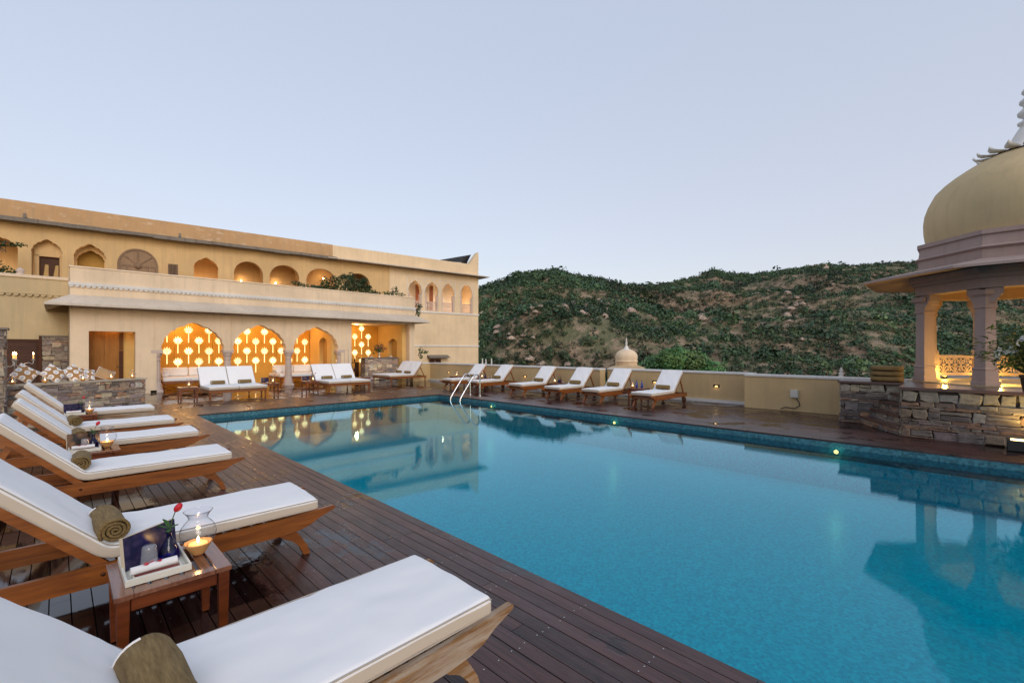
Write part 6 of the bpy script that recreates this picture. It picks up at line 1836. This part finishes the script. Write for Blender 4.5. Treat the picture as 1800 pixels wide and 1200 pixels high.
# climbing plants on the parapets
def bush(name, label, cat, loc, blobs, n, leaf, tint, stems=6, seed=1, rz=0, mat='shrub'):
    rn = random.Random(seed)
    t = thing(name, label, cat, loc, rz)
    b = MB()
    for k in range(stems):
        c, r_ = blobs[k % len(blobs)]
        e = Vector(c) + Vector((rn.uniform(-1, 1) * r_[0], rn.uniform(-1, 1) * r_[1], rn.uniform(0, 1) * r_[2]))
        b.tube([(rn.uniform(-0.15, 0.15), 0.1, -0.3), tuple(e * 0.5 + Vector((0, 0, 0.08))), tuple(e)], [0.014, 0.01, 0.004], 5)
    b.build('stems', mat_plain('twig', (0.16, 0.12, 0.09), 0.9, 0, 0.2, 5), t)
    leaf_mass('foliage', M[mat], [b_[0] for b_ in blobs], [b_[1] for b_ in blobs], [int(n * b_[1][0] * b_[1][2] / 0.12) + 40 for b_ in blobs], [leaf] * len(blobs), [tint] * len(blobs), 0.5, t)
    return t
M['vine'] = mat_leaf('vine_leaf', (0.022, 0.042, 0.016), (0.05, 0.08, 0.028))
bush('bougainvillea', 'dense dark climbing bush spilling over the pavilion parapet', 'climbing plant', (9.9, 21.6, 4.37),
     [((0, 0, 0.22), (0.6, 0.3, 0.24)), ((0.25, 0, 0.62), (0.22, 0.18, 0.28)), ((0.42, 0, 0.86), (0.16, 0.12, 0.2)), ((0.9, 0.0, 0.25), (0.5, 0.3, 0.24)), ((-0.85, 0, 0.38), (0.24, 0.2, 0.30)), ((-0.6, 0, 0.25), (0.3, 0.2, 0.24)), ((1.4, 0, 0.16), (0.35, 0.25, 0.16)), ((1.0, 0, 0.55), (0.25, 0.16, 0.14)), ((0.65, 0, 0.6), (0.25, 0.16, 0.2)), ((1.35, 0, 0.42), (0.16, 0.12, 0.1)), ((-0.2, 0, 0.55), (0.25, 0.15, 0.2)), ((-0.45, 0, 0.62), (0.2, 0.15, 0.16)), ((1.75, 0, 0.12), (0.3, 0.2, 0.12)), ((1.1, 0, 0.72), (0.2, 0.14, 0.14)), ((0.05, 0, 0.8), (0.16, 0.12, 0.16)), ((-1.15, 0, 0.12), (0.3, 0.2, 0.12)), ((0.55, 0, 0.4), (0.5, 0.25, 0.25))], 260, 0.055, (0.95, 1.0, 0.9), 22, 2, 0, 'vine')
bush('trailing_vine', 'low trailing green vine on the parapet left of the dense bush', 'climbing plant', (8.1, 21.45, 4.38),
     [((0, 0, 0.10), (0.5, 0.16, 0.13)), ((-0.45, 0, 0.22), (0.25, 0.14, 0.10)), ((0.5, 0, 0.12), (0.35, 0.15, 0.10))], 170, 0.05, (0.9, 1.0, 0.9), 8, 3, 0, 'vine')
bush('leafy_creeper', 'small leafy creeper on the parapet between the bush and the gallery arches', 'climbing plant', (12.6, 21.5, 4.42),
     [((-0.3, 0, 0.12), (0.4, 0.15, 0.13)), ((0.1, 0, 0.34), (0.22, 0.12, 0.18)), ((0.4, 0, 0.1), (0.3, 0.12, 0.12))], 130, 0.052, (1.15, 1.25, 1.0), 8, 5, 0, 'vine')
bush('hanging_creeper', 'green creeper hanging from the right end of the pavilion roof', 'climbing plant', (13.98, 21.3, 3.75),
     [((0, 0, 0.15), (0.2, 0.15, 0.24)), ((0.05, 0, -0.15), (0.13, 0.1, 0.2)), ((0.15, 0, 0.25), (0.22, 0.12, 0.1))], 130, 0.05, (1.2, 1.4, 1.0), 6, 6, 0, 'vine')
bush('green_sprig', 'sprig of green leaves beside the right corner of the pavilion wall', 'plant', (14.0, 21.0, 1.55),
     [((0, 0, 0), (0.12, 0.1, 0.2)), ((0.25, 0, -0.1), (0.26, 0.1, 0.07)), ((0.0, 0, -0.35), (0.08, 0.08, 0.12))], 80, 0.05, (1.2, 1.5, 1.0), 5, 7, 0, 'vine')
bush('balcony_plant', 'dark leafy branch hanging across the far left palace arch', 'plant', (-1.55, 26.8, 5.75),
     [((0.0, 0, 0), (0.5, 0.2, 0.11)), ((0.45, 0, 0.04), (0.25, 0.15, 0.08)), ((-0.3, 0, -0.05), (0.4, 0.2, 0.10))], 170, 0.055, (0.85, 1.0, 0.9), 6, 8, 0, 'vine')
bush('parapet_plant', 'dark green plant on the side building parapet at far left', 'plant', (-1.6, 24.6, 4.4),
     [((0.0, 0, 0.15), (0.4, 0.2, 0.2)), ((0.35, 0, 0.02), (0.3, 0.15, 0.12))], 170, 0.05, (0.85, 1.0, 0.9), 6, 9, 0, 'vine')
b = MB(); b.lathe([(0.11, 0), (0.11, 0.05), (0.08, 0.08), (0.12, 0.14), (0.10, 0.20), (0.04, 0.24), (0, 0.28)], 16)
o = b.build('stone_finial', M['sandcol']); o.location = (-0.93, 24.1, 4.28); tag(o, 'small pale round finial on the side building parapet near the leafy plant', 'finial')

# oleander in a pot at the right edge
ol = thing('oleander', 'oleander with long leaves and white flowers in a pot on the plinth', 'plant', (11.15, -0.74, 0.915))
b = MB(); b.lathe([(0.10, 0), (0.13, 0.22), (0.145, 0.23), (0.145, 0.27), (0.12, 0.27), (0.115, 0.24), (0, 0.24)], 24); b.build('pot', mat_plain('dark_clay', (0.055, 0.03, 0.022), 0.8, 0, 0.15, 8), ol)
rn = random.Random(9)
lv, fl_, st = MB(), MB(), MB()
for k in range(46):
    a = rn.uniform(0, 2 * PI); h_ = rn.uniform(0.35, 0.95); rr = rn.uniform(0.1, 0.42)
    tip = Vector((rr * math.cos(a) - 0.05, rr * math.sin(a) + 0.14, 0.27 + h_ * (0.55 + 0.2 * rn.random())))
    st.tube([(0.03 * math.cos(a), 0.03 * math.sin(a), 0.26), tuple(tip * 0.55 + Vector((0, 0, 0.16))), tuple(tip)], [0.008, 0.006, 0.003], 5)
    for j in range(15):
        t = 0.35 + 0.65 * j / 8; c = Vector((tip.x * t, tip.y * t, 0.27 + (tip.z - 0.27) * t))
        d = Vector((rn.gauss(0, 1) + math.cos(a) * 0.5, rn.gauss(0, 1) + math.sin(a) * 0.5, rn.uniform(-0.3, 0.8))).normalized()
        s_ = d.cross(Vector((0, 0, 1))).normalized(); L = rn.uniform(0.10, 0.19); w = L * 0.13; dr_ = Vector((0, 0, -0.035))
        lv.add([c, c + d * L * 0.45 + s_ * w, c + d * L + dr_, c + d * L * 0.45 - s_ * w], [(0, 1, 2, 3)], 0, False, rn.uniform(0.7, 1.5))
    if k % 5 == 0:
        for m in range(3):
            c = tip + Vector((rn.uniform(-0.06, 0.06), rn.uniform(-0.06, 0.06), rn.uniform(-0.03, 0.05)))
            up_ = Vector((rn.gauss(-0.6, 0.5), rn.gauss(0, 0.5), rn.gauss(0.4, 0.4))).normalized(); e1 = up_.cross(Vector((0.3, 0.2, 1))).normalized(); e2 = up_.cross(e1)
            for q in range(5):
                a2 = 2 * PI * q / 5; d = e1 * math.cos(a2) + e2 * math.sin(a2); s_ = up_.cross(d)
                fl_.add([c, c + d * 0.03 + s_ * 0.02 + up_ * 0.006, c + d * 0.05 + up_ * 0.008, c + d * 0.03 - s_ * 0.02 + up_ * 0.006], [(0, 1, 2, 3)])
st.build('stems', mat_plain('green_stem', (0.08, 0.10, 0.04), 0.7), ol)
lv.build('leaves', mat_leaf('oleander_leaf', (0.035, 0.075, 0.02), (0.10, 0.14, 0.04)), ol, fix=False)
fl_.build('flowers', mat_plain('white_flower', (0.78, 0.76, 0.74), 0.6, 0, 0.05), ol, fix=False)
